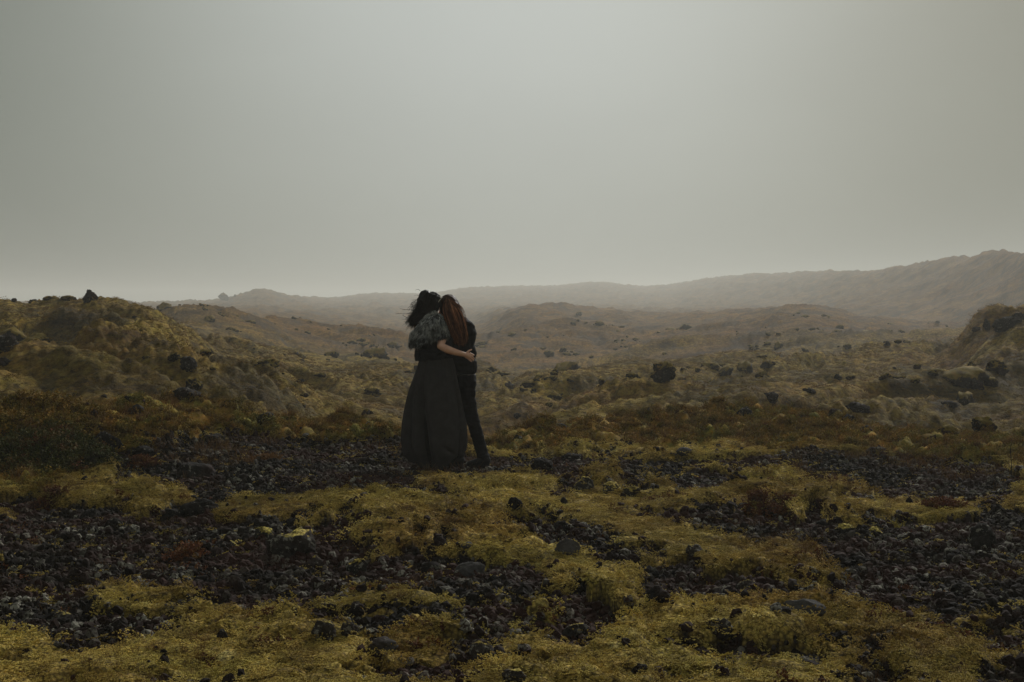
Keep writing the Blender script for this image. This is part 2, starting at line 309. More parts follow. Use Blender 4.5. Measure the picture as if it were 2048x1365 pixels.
 (1392, 1132, 44, 24, 'lich', 120, .1, 'brown lichened rock in bright moss right of the gravel tongue'),
 (1497, 1182, 52, 26, 'lich', 121, 0, 'low reddish rock at the end of the right gravel streak'),
 (1612, 1228, 88, 28, 'grey', 122, 0, 'broad flat dark slab in the moss at the lower right'),
 (1440, 1304, 60, 38, 'lich', 123, .1, 'lichened boulder low in the moss, right of the bottom centre'),
 (1806, 948, 28, 15, 'dark', 124, .1, 'dark stone at the gravel edge below the right heath'),
 (1846, 952, 24, 13, 'dark', 125, .1, 'dark stone right of its twin below the right heath'),
 (1405, 1026, 34, 18, 'dark', 126, .1, 'dark round stone in the moss, upper right of the bright swath'),
 (1546, 1040, 46, 24, 'dark', 127, 0, 'dark rock under the reddish bush on the right'),
 (1490, 1030, 28, 18, 'grey', 128, .1, 'grey stone left of the reddish bush'),
 (1690, 1070, 44, 24, 'moss', 129, 0, 'mossy rock in the dark gravel band on the right'),
 (1750, 1075, 40, 22, 'moss', 130, .1, 'second mossy rock further right along the dark gravel band'),
 (1930, 1190, 56, 26, 'dark', 131, 0, 'dark rock in the shaded gravel near the right edge'),
 (120, 1250, 48, 26, 'lich', 132, 0, 'pale-flecked rock in the lower left gravel'),
 (300, 1160, 40, 24, 'dark', 133, .1, 'dark stone in the middle of the lower left gravel'),
 (730, 930, 36, 14, 'dark', 134, .1, 'low dark stone at the heath edge left of the skirt'),
 (820, 965, 30, 14, 'dark', 135, .1, 'stone in the gravel just below the skirt hem'),
]
GRAVEL += [(cx, cyy - h * .1, w * .75, h * .55 + 5, 0) for cx, cyy, w, h, kd, *_ in ROCKS if cyy > 915 and kd != 'moss' and w > 20]
def patch(x, y, L):
    x = x + fbm(x, y, .9, 3, .6, 91) * .30; y2 = y + fbm(x, y, .9, 3, .6, 95) * .45
    yy = np.maximum(y2, 2.0); px = x / yy * F + CXP; py = HOR + EYE * F / yy; r = np.full(np.shape(px), -9.)
    near_ = (y < 20) & (np.abs(x) < 12); a_, b_ = px[near_], py[near_]; q = np.full(a_.shape, -9.)
    for cx, cyy, rx, ry, sl in L:
        dx = a_ - cx; q = np.maximum(q, 1 - np.sqrt((dx / rx) ** 2 + ((b_ - cyy - sl * dx) / ry) ** 2))
    r[near_] = q
    return np.maximum(r, -1.2)
def domes(x, y, cx, cy_, seed):
    """rounded cushions side by side, each its own size: height 0..1"""
    u = x / cx; v = y / cy_; iu = np.floor(u).astype(np.int64); iv = np.floor(v).astype(np.int64); r = np.zeros(np.shape(x))
    for a in (-1, 0, 1):
        for b in (-1, 0, 1):
            hsh = _hash(iu + a, iv + b, 1, seed); jx = (hsh & 31) / 31.; jy = ((hsh >> 5) & 31) / 31.; rr = .5 + ((hsh >> 10) & 15) / 15. * .5; ht = .45 + ((hsh >> 12) & 15) / 15. * .55
            d = ((u - iu - a - jx) ** 2 + (v - iv - b - jy) ** 2) / rr ** 2
            r = np.maximum(r, ht * np.sqrt(np.maximum(1 - d, 0)))
    return r
def masks(x, y): return masks3(x, y)[:2]
def masks3(x, y):
    """gravel, heath, and a smoothed gravel for the shape of the ground, in 0..1"""
    g = patch(x, y, GRAVEL); m = patch(x, y, MOSS)
    n0 = fbm(x, y, .60, 2, .74, 31) * .62; n = n0 + fbm(x + 2.3, y, .15, 4, .74, 35) * .34
    s = g - m * .9 + n + .02
    s = np.where(np.maximum(g, m) < -.35, n * 1.2 - .25, s)
    gravel = sstep(-.10, .14, s); gl_ = sstep(-.25, .30, s - n + n0)
    # heath: the banks in front of the crests
    px = x / np.maximum(y, 2) * F + CXP
    yc = pchip(_xs, _D[0], px)
    lo = np.interp(px, [-300, 0, 210, 300, 420, 620, 800, 930, 1000, 1100, 1250, 1400, 1700, 1900, 2048, 2300], [12.2, 12.3, 12.9, 13.9, 14.4, 14.8, 15.0, 15.4, 15.0, 14.8, 15.2, 14.7, 14.2, 13.7, 13.4, 13.2])
    h = sstep(lo - .35, lo + .35, y + fbm(x, y, 1.4, 4, .6, 51) * .9) * (1 - sstep(yc + 1.2, yc + 3.0, y))
    gravel = gravel * (1 - h * .9) * (1 - sstep(15, 18, y))
    return gravel, h, gl_ * (1 - h * .9) * (1 - sstep(15, 18, y))
def bush_mound(x, y):                      # the dark shrub-covered mound at the left edge
    return np.exp(-(((x + 4.6) / 0.95) ** 2 + ((y - 13.7) / .75) ** 2) ** 1.3)
RIDGES = [  # crest lines of the low ridges between the banks and the valley: (column, distance) ..., height, near width, far width
 ([(930, 27), (1000, 33), (1100, 40), (1200, 47), (1330, 50), (1500, 51)], .75, 3.2, 1.8),
 ([(1180, 27), (1290, 32), (1420, 37), (1600, 42)], .42, 2.4, 1.3),
 ([(470, 24), (390, 27), (350, 31), (260, 34), (150, 35)], .42, 2.4, 1.5),
 ([(470, 29), (560, 43), (700, 60)], .45, 5.5, 2.5),
 ([(570, 27), (690, 36), (800, 49), (900, 58)], .50, 4.5, 2.0),
 ([(1480, 27), (1650, 34), (1850, 42), (1960, 45)], .60, 2.8, 1.5),
 ([(1680, 26), (1880, 31), (2100, 35)], .55, 2.2, 1.3),
 ([(0, 23), (160, 27), (300, 29)], .45, 2.2, 1.2),
 ([(700, 74), (900, 88), (1100, 84), (1300, 90)], 1.0, 6, 4), ([(1350, 96), (1600, 84), (1900, 80)], 1.0, 6, 4),
 ([(380, 100), (600, 118), (800, 112)], 1.4, 9, 5), ([(950, 125), (1200, 140), (1500, 120)], 1.4, 9, 6), ([(1200, 260), (1500, 190), (1800, 160)], 1.2, 22, 12)]
def ridges(x, y):
    r = np.zeros(np.shape(x)); wob = fbm(x, y, 8, 3, .5, 58) * .6
    for pts, A_, wn, wf in RIDGES:
        P_ = [((c - CXP) / F * d, d) for c, d in pts]; best = np.full(np.shape(x), 1e9); sg = np.zeros(np.shape(x))
        for (x0, y0), (x1, y1) in zip(P_[:-1], P_[1:]):
            dx, dy = x1 - x0, y1 - y0; L2 = dx * dx + dy * dy; t = np.clip(((x - x0) * dx + (y - y0) * dy) / L2, 0, 1)
            ex, ey = x - x0 - t * dx, y - y0 - t * dy; d = np.hypot(ex, ey); k = d < best; best = np.where(k, d, best); sg = np.where(k, ey, sg)
        w = np.where(sg < 0, wn, wf); q = np.maximum(best + wob * wn / 3, 0) / w
        r = r + A_ * np.exp(-q ** 1.4)
    return r
def relief(x, y, gravel, heath):
    """everything on top of the lie of the land"""
    near = 1 - sstep(17, 24, y); mid = sstep(16, 22, y) * (1 - sstep(110, 320, y) * .75); far = sstep(85, 140, y)
    moss = (1 - gravel) * (1 - heath)
    h = np.zeros(np.shape(x)); k = y < 24; X_, Y_ = x[k], y[k]; w1 = fbm(X_, Y_, .5, 3, .6, 61) * .10; w2 = fbm(X_, Y_, .5, 3, .6, 62) * .10; wx, wy = X_ + w1, Y_ + w2
    lump = domes(wx, wy, .32, .20, 11) * .078 + domes(wx + .1, wy, .13, .095, 12) * .052 + domes(X_ + w1 * .3, Y_ + w2 * .3, .052, .042, 13) * .020
    cush = lump * (.55 + .6 * sstep(-.3, .4, fbm(X_, Y_, 1.3, 2, .5, 14))) + np.abs(pn2(wx / .95, wy / .5, 15)) * .07
    h[k] = near[k] * (fbm(X_, Y_, 2.6, 2, .5, 1) * .09 + moss[k] * (cush + .004) + gravel[k] * (fbm(X_, Y_, .30, 3, .6, 21) * .04 + domes(X_, Y_, .09, .08, 16) * .012) + heath[k] * (.03 + np.abs(fbm(X_, Y_, .55, 4, .6, 23)) * .16))
    h = h + bush_mound(x, y) * (.26 + fbm(x, y, .4, 3, .6, 24) * .08)
    ctr = np.maximum(y, 2)
    # hummocks of the mid slopes: pillowy, drawn out along the slope
    side = np.where(x < -2, 1., -1.)
    hx = x + y * .35 * side; q = .9 + .4 * pn2(x / 9, y / 9, 77)
    m1 = 1 - np.abs(pn2(hx / 2.3 + fbm(x, y, 3, 2, .5, 71) * .35, y / 1.5, 72)) * 2
    m2 = np.minimum(np.abs(pn2(hx / .95 + fbm(x, y, 1.2, 2, .5, 73) * .4, y / .6, 74)), .5)
    m3 = np.minimum(np.abs(pn2(x / .36, y / .28, 75)), .5); m4 = fbm(x, y, .2, 2, .6, 76)
    dgx = x + y * .9 * side; gul = np.abs(pn2(dgx / 5.5 + fbm(x, y, 6, 2, .5, 66) * .5, y / 16, 65)); gull = (np.minimum(gul, .34) - .30) * 1.8 * sstep(19, 26, y) * (1 - sstep(50, 62, y) * .5)
    rough = .6 + .7 * sstep(-.3, .5, pn2(x / 7 + 3, y / 6, 79))
    h = h + mid * rough * (m1 * .06 + m2 * .26 + m3 * .16 + m4 * .06 - .14) + mid * (fbm(x, y, 6.5, 2, .5, 78) * .18 + gull)
    kk = (y > 19) & (y < 330); h[kk] += ridges(x[kk], y[kk]) * (sstep(19, 24, y) * (1 - sstep(250, 330, y)))[kk] * .95 - .12 * sstep(19, 24, y)[kk]
    r1 = 1 - np.abs(fbm(x, y, 34, 5, .55, 81)); r2 = np.abs(fbm(x, y, 11, 5, .6, 82))
    crag = np.maximum(fbm(x, y, 9, 4, .6, 84) - .25, 0)
    h = h + far * np.clip(y / 160, 1, 2.6) * ((r1 - .8) * 1.2 + (r2 - .2) * .35 + fbm(x, y, 3, 3, .6, 86) * .10 + np.minimum(crag, .12) * .9)
    return h
def H(x, y, full=False):
    x = np.asarray(x, float); y = np.asarray(y, float)
    g, he, gs = masks3(x, y)
    z = base_h(x, y) + relief(x, y, gs, he)
    # level standing place under the couple
    w = np.exp(-(((x + .62) / .8) ** 2 + ((y - 13.3) / .7) ** 2) ** 2)
    z = z * (1 - w) + w * (base_h(x, y) * .0 + .02 + relief(x, y, gs, he) * .35)
    return (z, g, he) if full else z
def ground_at(px, py, ymin=3.5, ymax=1000.):
    """the point of the ground seen at this place of the photo"""
    Y = np.exp(np.linspace(math.log(ymin), math.log(ymax), 1600)); X = (px - CXP) / F * Y
    z = H(X, Y); row = HOR + (EYE - z) / Y * F
    k = np.nonzero(row <= py)[0]; k = k[0] if len(k) else int(np.argmin(row))
    return Vector((X[k], Y[k], z[k]))

# ------------------------------------------------------------------ materials
def mat_new(name):
    m = bpy.data.materials.new(name); m.use_nodes = True; t = m.node_tree; t.nodes.clear()
    o = t.nodes.new('ShaderNodeOutputMaterial'); b = t.nodes.new('ShaderNodeBsdfPrincipled'); t.links.new(b.outputs[0], o.inputs['Surface'])
    b.inputs['Roughness'].default_value = .9; b.inputs['Specular IOR Level'].default_value = .25
    return m, t, b
class NT:
    def __init__(s, t): s.t = t
    def n(s, typ, **kw):
        x = s.t.nodes.new('ShaderNode' + typ)
        for k, v in kw.items(): setattr(x, k, v)
        return x
    def l(s, a, b): s.t.links.new(a, b)
    def noise(s, vec, scale, detail=4, rough=.55, dist=0):
        x = s.n('TexNoise'); x.inputs['Scale'].default_value = scale; x.inputs['Detail'].default_value = detail
        x.inputs['Roughness'].default_value = rough; x.inputs['Distortion'].default_value = dist
        if vec is not None: s.l(vec, x.inputs['Vector'])
        return x.outputs['Fac']
    def ramp(s, fac, stops, interp='LINEAR'):
        x = s.n('ValToRGB'); r = x.color_ramp; r.interpolation = interp
        c4 = lambda c: (c, c, c, 1) if not hasattr(c, '__len__') else (*c, 1)
        r.elements[0].position = stops[0][0]; r.elements[0].color = c4(stops[0][1]); r.elements[1].position = stops[-1][0]; r.elements[1].color = c4(stops[-1][1])
        for p, c in stops[1:-1]:
            q = r.elements.new(p); q.color = c4(c)
        s.l(fac, x.inputs['Fac']); return x.outputs['Color']
    def mix(s, f, a, b, mode='MIX'):
        x = s.n('Mix', data_type='RGBA', blend_type=mode)
        for v, k in ((f, 0), (a, 6), (b, 7)):
            if hasattr(v, 'links'): s.l(v, x.inputs[k])
            elif k == 0: x.inputs[0].default_value = v
            else: x.inputs[k].default_value = (*v, 1)
        return x.outputs[2]
    def math(s, op, a, b=0.):
        x = s.n('Math', operation=op)
        for v, k in ((a, 0), (b, 1)):
            if hasattr(v, 'links'): s.l(v, x.inputs[k])
            else: x.inputs[k].default_value = v
        return x.outputs[0]
    def attr(s, name): return s.n('Attribute', attribute_name=name).outputs['Fac']
    def pos(s): return s.n('NewGeometry').outputs['Position']

def moss_colour(g, P, fine=True):
    big = g.noise(P, .9, 4, .65); med = g.noise(P, 6.5, 4, .7)
    c = g.ramp(big, [(.34, (.26, .14, .030)), (.44, (.40, .285, .058)), (.53, (.48, .385, .085)), (.62, (.33, .29, .045)), (.70, (.28, .18, .035))])
    c2 = g.ramp(med, [(.32, (.10, .05, .014)), (.42, (.28, .18, .036)), (.50, (.44, .34, .065)), (.58, (.55, .37, .072)), (.68, (.70, .60, .20))])
    c = g.mix(.55, c, c2); c = g.mix(1, c, g.ramp(g.noise(P, .42, 3, .5), [(.36, (.72, .72, .72)), (.62, (1.38, 1.46, 1.85))]), 'MULTIPLY')
    if fine:
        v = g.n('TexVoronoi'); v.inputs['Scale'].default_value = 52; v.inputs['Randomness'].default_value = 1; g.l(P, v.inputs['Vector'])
        c = g.mix(1., c, g.ramp(v.outputs['Distance'], [(.0, 1.35), (.35, 1.), (.75, .28)]), 'MULTIPLY')  # darker cell edges: litter between tufts, and gap shade painted into the colour
        f = g.ramp(g.noise(P, 38, 4, .7), [(.34, .30), (.46, .95), (.6, 1.15), (.72, 1.7)]); c = g.mix(1., c, f, 'MULTIPLY')
    return c
def heath_colour(g, P):
    a = g.noise(P, 1.3, 4, .65); b = g.noise(P, 9, 3, .6)
    c = g.ramp(a, [(.34, (.10, .098, .016)), (.43, (.22, .165, .026)), (.49, (.31, .16, .030)), (.55, (.20, .19, .026)), (.66, (.14, .17, .024))])
    d = g.ramp(b, [(.36, (.05, .036, .009)), (.5, (.24, .18, .030)), (.62, (.50, .25, .040))])
    return g.mix(.5, c, d)

m_ground, t, b = mat_new('moss_and_gravel'); g = NT(t); P = g.pos()
ga = g.attr('gravel'); he = g.attr('heath'); md = g.attr('mid'); rk = g.attr('bare')
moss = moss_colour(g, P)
soil = g.ramp(g.noise(P, 26, 4, .7), [(.3, (.005, .004, .003)), (.5, (.016, .012, .009)), (.62, (.040, .024, .016)), (.75, (.10, .085, .06))])
near = g.mix(ga, g.mix(1, moss, (.8, .74, .7), 'MULTIPLY'), soil); near = g.mix(he, near, heath_colour(g, P))
sp = g.n('Mapping'); sp.inputs['Scale'].default_value = (.55, .8, 1); g.l(P, sp.inputs[0])
n1 = g.noise(sp.outputs[0], .22, 5, .62, .6); n2 = g.noise(sp.outputs[0], 1.5, 5, .68, .4); n3 = g.noise(P, 7, 4, .7)
mc = g.ramp(n1, [(.33, (.17, .085, .024)), (.43, (.21, .145, .034)), (.52, (.22, .180, .036)), (.62, (.25, .175, .038)), (.72, (.15, .145, .028))])
mc2 = g.ramp(n2, [(.30, (.045, .026, .008)), (.42, (.150, .090, .018)), (.50, (.26, .21, .044)), (.58, (.24, .145, .034)), (.68, (.42, .34, .10))])
mc = g.mix(.55, mc, mc2); mc = g.mix(1., mc, g.ramp(n3, [(.34, .35), (.5, 1.), (.66, 1.6)]), 'MULTIPLY'); mc = g.mix(1., mc, g.ramp(g.noise(sp.outputs[0], .65, 5, .7), [(.36, .45), (.5, 1.), (.64, 1.4)]), 'MULTIPLY')
mc = g.mix(1., mc, g.ramp(g.noise(P, .09, 3, .5), [(.35, (.68, .62, .54)), (.65, (1.08, .98, .80))]), 'MULTIPLY'); mc = g.mix(1., mc, g.ramp(g.attr('brown'), [(0, (1, 1, 1)), (1, (.68, .52, .36))]), 'MULTIPLY'); mc = g.mix(rk, mc, g.ramp(n3, [(.3, (.012, .011, .009)), (.6, (.045, .040, .032)), (.75, (.12, .11, .09))]))
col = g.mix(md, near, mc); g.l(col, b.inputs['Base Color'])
bp = g.n('Bump'); bp.inputs['Strength'].default_value = .9; bp.inputs['Distance'].default_value = .012
hh = g.math('ADD', g.noise(P, 55, 3, .7), g.math('MULTIPLY', g.noise(P, 170, 2, .6), .5)); g.l(hh, bp.inputs['Height'])
bp2 = g.n('Bump'); bp2.inputs['Strength'].default_value = .8; bp2.inputs['Distance'].default_value = .22; g.l(g.math('MULTIPLY', g.noise(P, 4.5, 6, .72), md), bp2.inputs['Height'])
g.l(bp.outputs[0], bp2.inputs['Normal']); g.l(bp2.outputs[0], b.inputs['Normal']); b.inputs['Roughness'].default_value = .95; b.inputs['Specular IOR Level'].default_value = .12

# ------------------------------------------------------------------ ground sheet
du = .00122
uf = np.arange(-.43, .4301, du); k = np.arange(1, 60); side = .43 + .0016 * (np.exp(k * .14) - 1) / .14
side = side[side < 9]; us = np.concatenate([-side[::-1], uf, side])
ys = [3.6]
while ys[-1] < 1500: ys.append(ys[-1] * (1 + (.0030 if ys[-1] < 19 else .0052 if ys[-1] < 65 else .008)))
ys = np.array(ys); back = np.array([-600, -200, -60, -20, -8, -3, 0, 1.5, 2.8]); ally = np.concatenate([back, ys])
XX = np.empty((len(ally), len(us))); YY = np.repeat(ally[:, None], len(us), 1)
for i, y in enumerate(ally): XX[i] = us * (y if y >= 3.6 else 3.6 + (3.6 - y))
g_, h_ = masks(XX, YY); ZZ, G_, HE_ = H(XX, YY, True)
ZZ = np.where(YY < 3.6, ZZ * 0, ZZ)
nr, nc = XX.shape; idx = np.arange(nr * nc).reshape(nr, nc)
quads = np.stack([idx[:-1, :-1], idx[:-1, 1:], idx[1:, 1:], idx[1:, :-1]], -1).reshape(-1, 4)
me = mesh_np('ground', np.stack([XX, YY, ZZ], -1).reshape(-1, 3), quads, m_ground)
attr(me, 'gravel', G_); attr(me, 'heath', HE_); attr(me, 'mid', sstep(17, 22, YY + pn2(XX, YY, 5)))
dzx = np.gradient(ZZ, axis=1) / np.maximum(np.abs(np.gradient(XX, axis=1)), 1e-6)
barey = sstep(.5, 1.1, np.abs(dzx)) * .5 * (YY > 60) + sstep(.28, .5, fbm(XX, YY, 3.2, 4, .6, 88)) * .55 * (YY > 20)
attr(me, 'brown', sstep(62, 110, YY)); attr(me, 'bare', np.clip(barey, 0, 1)); link('ground', me, kind='structure')

# ------------------------------------------------------------------ haze
bm = bmesh.new(); bmesh.ops.create_cube(bm, size=1)
me = bpy.data.meshes.new('haze'); bm.to_mesh(me); bm.free()
m = bpy.data.materials.new('haze_air'); m.use_nodes = True; t = m.node_tree; t.nodes.clear()
o = t.nodes.new('ShaderNodeOutputMaterial'); v = t.nodes.new('ShaderNodeVolumePrincipled'); t.links.new(v.outputs[0], o.inputs['Volume'])
v.inputs['Color'].default_value = (.94, .95, .89, 1); v.inputs['Density'].default_value = .00115; v.inputs['Anisotropy'].default_value = .35
me.materials.append(m)
hz = link('haze', me, kind='stuff'); ZB, ZT = float(ZZ.min()) - 1.0, max(24., float(ZZ.max()) + 1.5)
hz.location = (0, 500, (ZB + ZT) / 2); hz.scale = (20000, 3300, ZT - ZB)

# ------------------------------------------------------------------ scattered small things (stones, moss shoots, sprigs): real meshes, instanced
def protos(name, meshes):
    c = bpy.data.collections.new(name)
    for i, m_ in enumerate(meshes): c.objects.link(bpy.data.objects.new(name + '_kind', m_))
    return c
def scatter(name, pts, rot, scl, idx, coll, **props):
    me = bpy.data.meshes.new(name); me.vertices.add(len(pts)); me.vertices.foreach_set('co', np.asarray(pts, np.float32).ravel())
    a = me.attributes.new('rot', 'FLOAT_VECTOR', 'POINT'); a.data.foreach_set('vector', np.asarray(rot, np.float32).ravel())
    a = me.attributes.new('scl', 'FLOAT_VECTOR', 'POINT'); a.data.foreach_set('vector', np.asarray(scl, np.float32).ravel())
    a = me.attributes.new('idx', 'INT', 'POINT'); a.data.foreach_set('value', np.asarray(idx, np.int32).ravel())
    o = link(name, me, **props)
    ng = bpy.data.node_groups.new(name, 'GeometryNodeTree')
    ng.interface.new_socket('Geometry', in_out='INPUT', socket_type='NodeSocketGeometry'); ng.interface.new_socket('Geometry', in_out='OUTPUT', socket_type='NodeSocketGeometry')
    n = ng.nodes.new; gi = n('NodeGroupInput'); go = n('NodeGroupOutput'); ip = n('GeometryNodeInstanceOnPoints'); ci = n('GeometryNodeCollectionInfo')
    ci.inputs['Collection'].default_value = coll; ci.inputs['Separate Children'].default_value = True; ci.inputs['Reset Children'].default_value = True
    def na(nm, ty):
        x = n('GeometryNodeInputNamedAttribute'); x.data_type = ty; x.inputs['Name'].default_value = nm; return [q for q in x.outputs if q.enabled][0]
    L = ng.links.new; L(gi.outputs[0], ip.inputs['Points']); L(ci.outputs[0], ip.inputs['Instance']); ip.inputs['Pick Instance'].default_value = True
    L(na('idx', 'INT'), ip.inputs['Instance Index']); L(na('rot', 'FLOAT_VECTOR'), ip.inputs['Rotation']); L(na('scl', 'FLOAT_VECTOR'), ip.inputs['Scale']); L(ip.outputs[0], go.inputs[0])
    md = o.modifiers.new('scatter', 'NODES'); md.node_group = ng
    return o
def ico(sub):
    bm = bmesh.new(); bmesh.ops.create_icosphere(bm, subdivisions=sub, radius=1); bm.verts.ensure_lookup_table()
    V = np.array([v.co[:] for v in bm.verts]); Fc = np.array([[v.index for v in f.verts] for f in bm.faces]); bm.free(); return V, Fc
ICO = {k: ico(k) for k in (1, 2, 3, 4, 5)}
def rock_shape(seed, sub=2, sx=1, sy=1, sz=1, rough=.25, cuts=7, craggy=0., peak=0.):
    r = np.random.default_rng(seed); V, Fc = ICO[sub]; V = V.copy()
    for _ in range(cuts):                                       # broken faces
        n = r.normal(size=3); n /= np.linalg.norm(n); d = r.uniform(.52, .88); s = V @ n; k = s > d
        V[k] -= np.outer((s[k] - d) * .92, n)
    nrm = V / np.linalg.norm(V, axis=1)[:, None]; off = r.uniform(0, 50, 3)
    V += nrm * (pn3(V * 1.3 + off, 1) * rough * .7)[:, None] + nrm * (pn3(V * 3.1 + off, 2) * rough * .38)[:, None]
    if craggy: V += nrm * ((.35 - np.abs(pn3(V * 5 + off, 3))) * craggy * .3 + (.3 - np.abs(pn3(V * 10.5 + off, 4))) * craggy * .17 + pn3(V * 21 + off, 5) * craggy * .05)[:, None]
    if peak: z = np.clip(V[:, 2], 0, None); V[:, :2] *= (1 - peak * np.clip(z, 0, .9))[:, None]
    V -= (V.max(0) + V.min(0)) / 2; V /= (V.max(0) - V.min(0)) / 2
    return V * (sx, sy, sz), Fc

def rock_mat(name, dark, light, lich, lich_amt, mossy, red=(.05, .022, .016), per_stone=False):
    m_, t, b = mat_new(name); g = NT(t); geo = g.n('NewGeometry'); P = geo.outputs['Position']
    n = g.noise(P, 9, 6, .7); c = g.mix(g.math('MULTIPLY', g.ramp(n, [(.32, 0), (.7, 1)]), 1), dark, light)
    if per_stone:
        rnd = g.n('ObjectInfo').outputs['Random']
        c = g.mix(1, c, g.ramp(rnd, [(0, .45), (.5, .95), (.8, 1.25), (1, 2.1)]), 'MULTIPLY')
        zone = g.noise(P, 1.1, 3, .6); c = g.mix(g.math('MULTIPLY', g.ramp(zone, [(.44, 0), (.58, 1)]), .7), c, red)
        pl = g.ramp(rnd, [(.0, 0), (.76, 0), (.78, 1), (1, 1)], 'CONSTANT'); zl = g.ramp(g.noise(P, 1.6, 3, .7), [(.45, .15), (.6, 1)])
        sp = g.ramp(g.noise(P, 60, 3, .6), [(.42, 0), (.52, 1)]); c = g.mix(g.math('MULTIPLY', g.math('MULTIPLY', pl, zl), sp), c, lich)
    else:
        sp = g.ramp(g.noise(P, 24, 4, .7), [(.62 - lich_amt, 0), (.66 - lich_amt, 1)]); c = g.mix(g.math('MULTIPLY', sp, .8), c, lich)
        c = g.mix(g.math('MULTIPLY', g.ramp(g.noise(P, 3, 3, .6), [(.5, 0), (.7, 1)]), .6), c, red)
    if mossy:
        sx = g.n('SeparateXYZ'); g.l(geo.outputs['Normal'], sx.inputs[0])
        k = g.math('ADD', sx.outputs[2], g.math('MULTIPLY', g.math('SUBTRACT', g.noise(P, 7, 4, .7), .5), 1.6))
        k = g.ramp(k, [(1 - mossy * .75 - .05, 0), (1 - mossy * .75 + .06, 1)]); c = g.mix(k, c, moss_colour(g, P) if 'hill' not in name else g.ramp(g.noise(P, 5, 4, .7), [(.35, (.07, .045, .010)), (.5, (.16, .12, .020)), (.65, (.22, .13, .03))]))
    g.l(c, b.inputs['Base Color']); b.inputs['Roughness'].default_value = .9; b.inputs['Specular IOR Level'].default_value = .1
    bp = g.n('Bump'); bp.inputs['Strength'].default_value = .9; bp.inputs['Distance'].default_value = .02 if not per_stone else .006
    g.l(g.noise(P, 30 if not per_stone else 90, 5, .7), bp.inputs['Height']); g.l(bp.outputs[0], b.inputs['Normal'])
    return m_
LICH = (.27, .26, .21)
m_stone = rock_mat('gravel_stone', (.006, .005, .004), (.029, .022, .017), LICH, 0, 0, per_stone=True)
m_dark = rock_mat('dark_lava', (.007, .0065, .006), (.032, .028, .024), LICH, .02, 0)
m_lich = rock_mat('lichened_lava', (.018, .016, .014), (.060, .050, .042), LICH, .05, .12)
m_moss = rock_mat('mossy_lava', (.012, .011, .010), (.048, .043, .036), LICH, .05, .62)
m_grey = rock_mat('grey_lava', (.040, .038, .036), (.10, .095, .09), LICH, .02, 0)
m_far = rock_mat('hill_lava', (.007, .006, .005), (.030, .026, .021), (.13, .12, .095), .04, .64)

def leaf_mat(name, fn, rough=.85, trans=.25):
    m_, t, b = mat_new(name); g = NT(t); c = fn(g, g.pos()); rnd = g.n('ObjectInfo').outputs['Random']
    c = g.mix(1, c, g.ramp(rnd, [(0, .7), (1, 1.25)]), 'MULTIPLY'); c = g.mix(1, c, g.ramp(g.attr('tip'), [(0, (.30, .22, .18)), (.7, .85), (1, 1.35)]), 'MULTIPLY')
    g.l(c, b.inputs['Base Color']); b.inputs['Roughness'].default_value = rough; b.inputs['Specular IOR Level'].default_value = .15
    return m_
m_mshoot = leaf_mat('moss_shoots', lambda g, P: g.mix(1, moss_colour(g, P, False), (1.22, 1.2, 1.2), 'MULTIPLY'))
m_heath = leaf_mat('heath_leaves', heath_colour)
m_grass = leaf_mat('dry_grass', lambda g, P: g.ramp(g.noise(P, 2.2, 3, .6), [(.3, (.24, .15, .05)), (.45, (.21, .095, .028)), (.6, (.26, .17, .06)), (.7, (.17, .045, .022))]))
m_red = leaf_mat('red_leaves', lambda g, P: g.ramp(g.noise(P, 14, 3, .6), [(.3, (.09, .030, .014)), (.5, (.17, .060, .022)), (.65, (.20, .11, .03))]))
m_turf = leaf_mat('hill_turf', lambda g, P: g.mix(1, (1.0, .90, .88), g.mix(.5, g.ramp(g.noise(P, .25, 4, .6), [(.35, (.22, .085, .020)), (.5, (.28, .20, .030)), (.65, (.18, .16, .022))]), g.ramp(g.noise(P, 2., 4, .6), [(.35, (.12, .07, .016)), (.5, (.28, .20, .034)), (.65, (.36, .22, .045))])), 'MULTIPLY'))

def blades(r, n, rad, h0, h1, wid, lean, seg=1, curl=0.):
    """upright blades in a disc: triangles (seg 1) or bent strips; returns V, F(tri), tip"""
    V = []; Fs = []; T = []
    for i in range(n):
        a = r.uniform(0, 2 * math.pi); q = rad * math.sqrt(r.uniform()); base = np.array([q * math.cos(a), q * math.sin(a), -.2 * h0])
        b = r.uniform(0, 2 * math.pi); side = np.array([math.cos(b), math.sin(b), 0]) * wid / 2
        h = r.uniform(h0, h1); ln = np.array([r.normal() * lean, r.normal() * lean, 1.]); ln /= np.linalg.norm(ln)
        k0 = len(V)
        if seg == 1:
            V += [base - side, base + side, base + ln * h]; T += [0, 0, 1]; Fs.append((k0, k0 + 1, k0 + 2))
        else:
            cd = np.array([math.cos(b + 1.57), math.sin(b + 1.57), 0]) * curl * r.uniform(.4, 1.6)
            for s in range(seg + 1):
                f = s / seg; c = base + ln * h * f + cd * h * f * f; w = side * (1 - f * .9); V += [c - w, c + w]; T += [f, f]
                if s: j = k0 + 2 * s; Fs += [(j - 2, j - 1, j), (j - 1, j + 1, j)]
    return np.array(V), np.array(Fs), np.array(T)
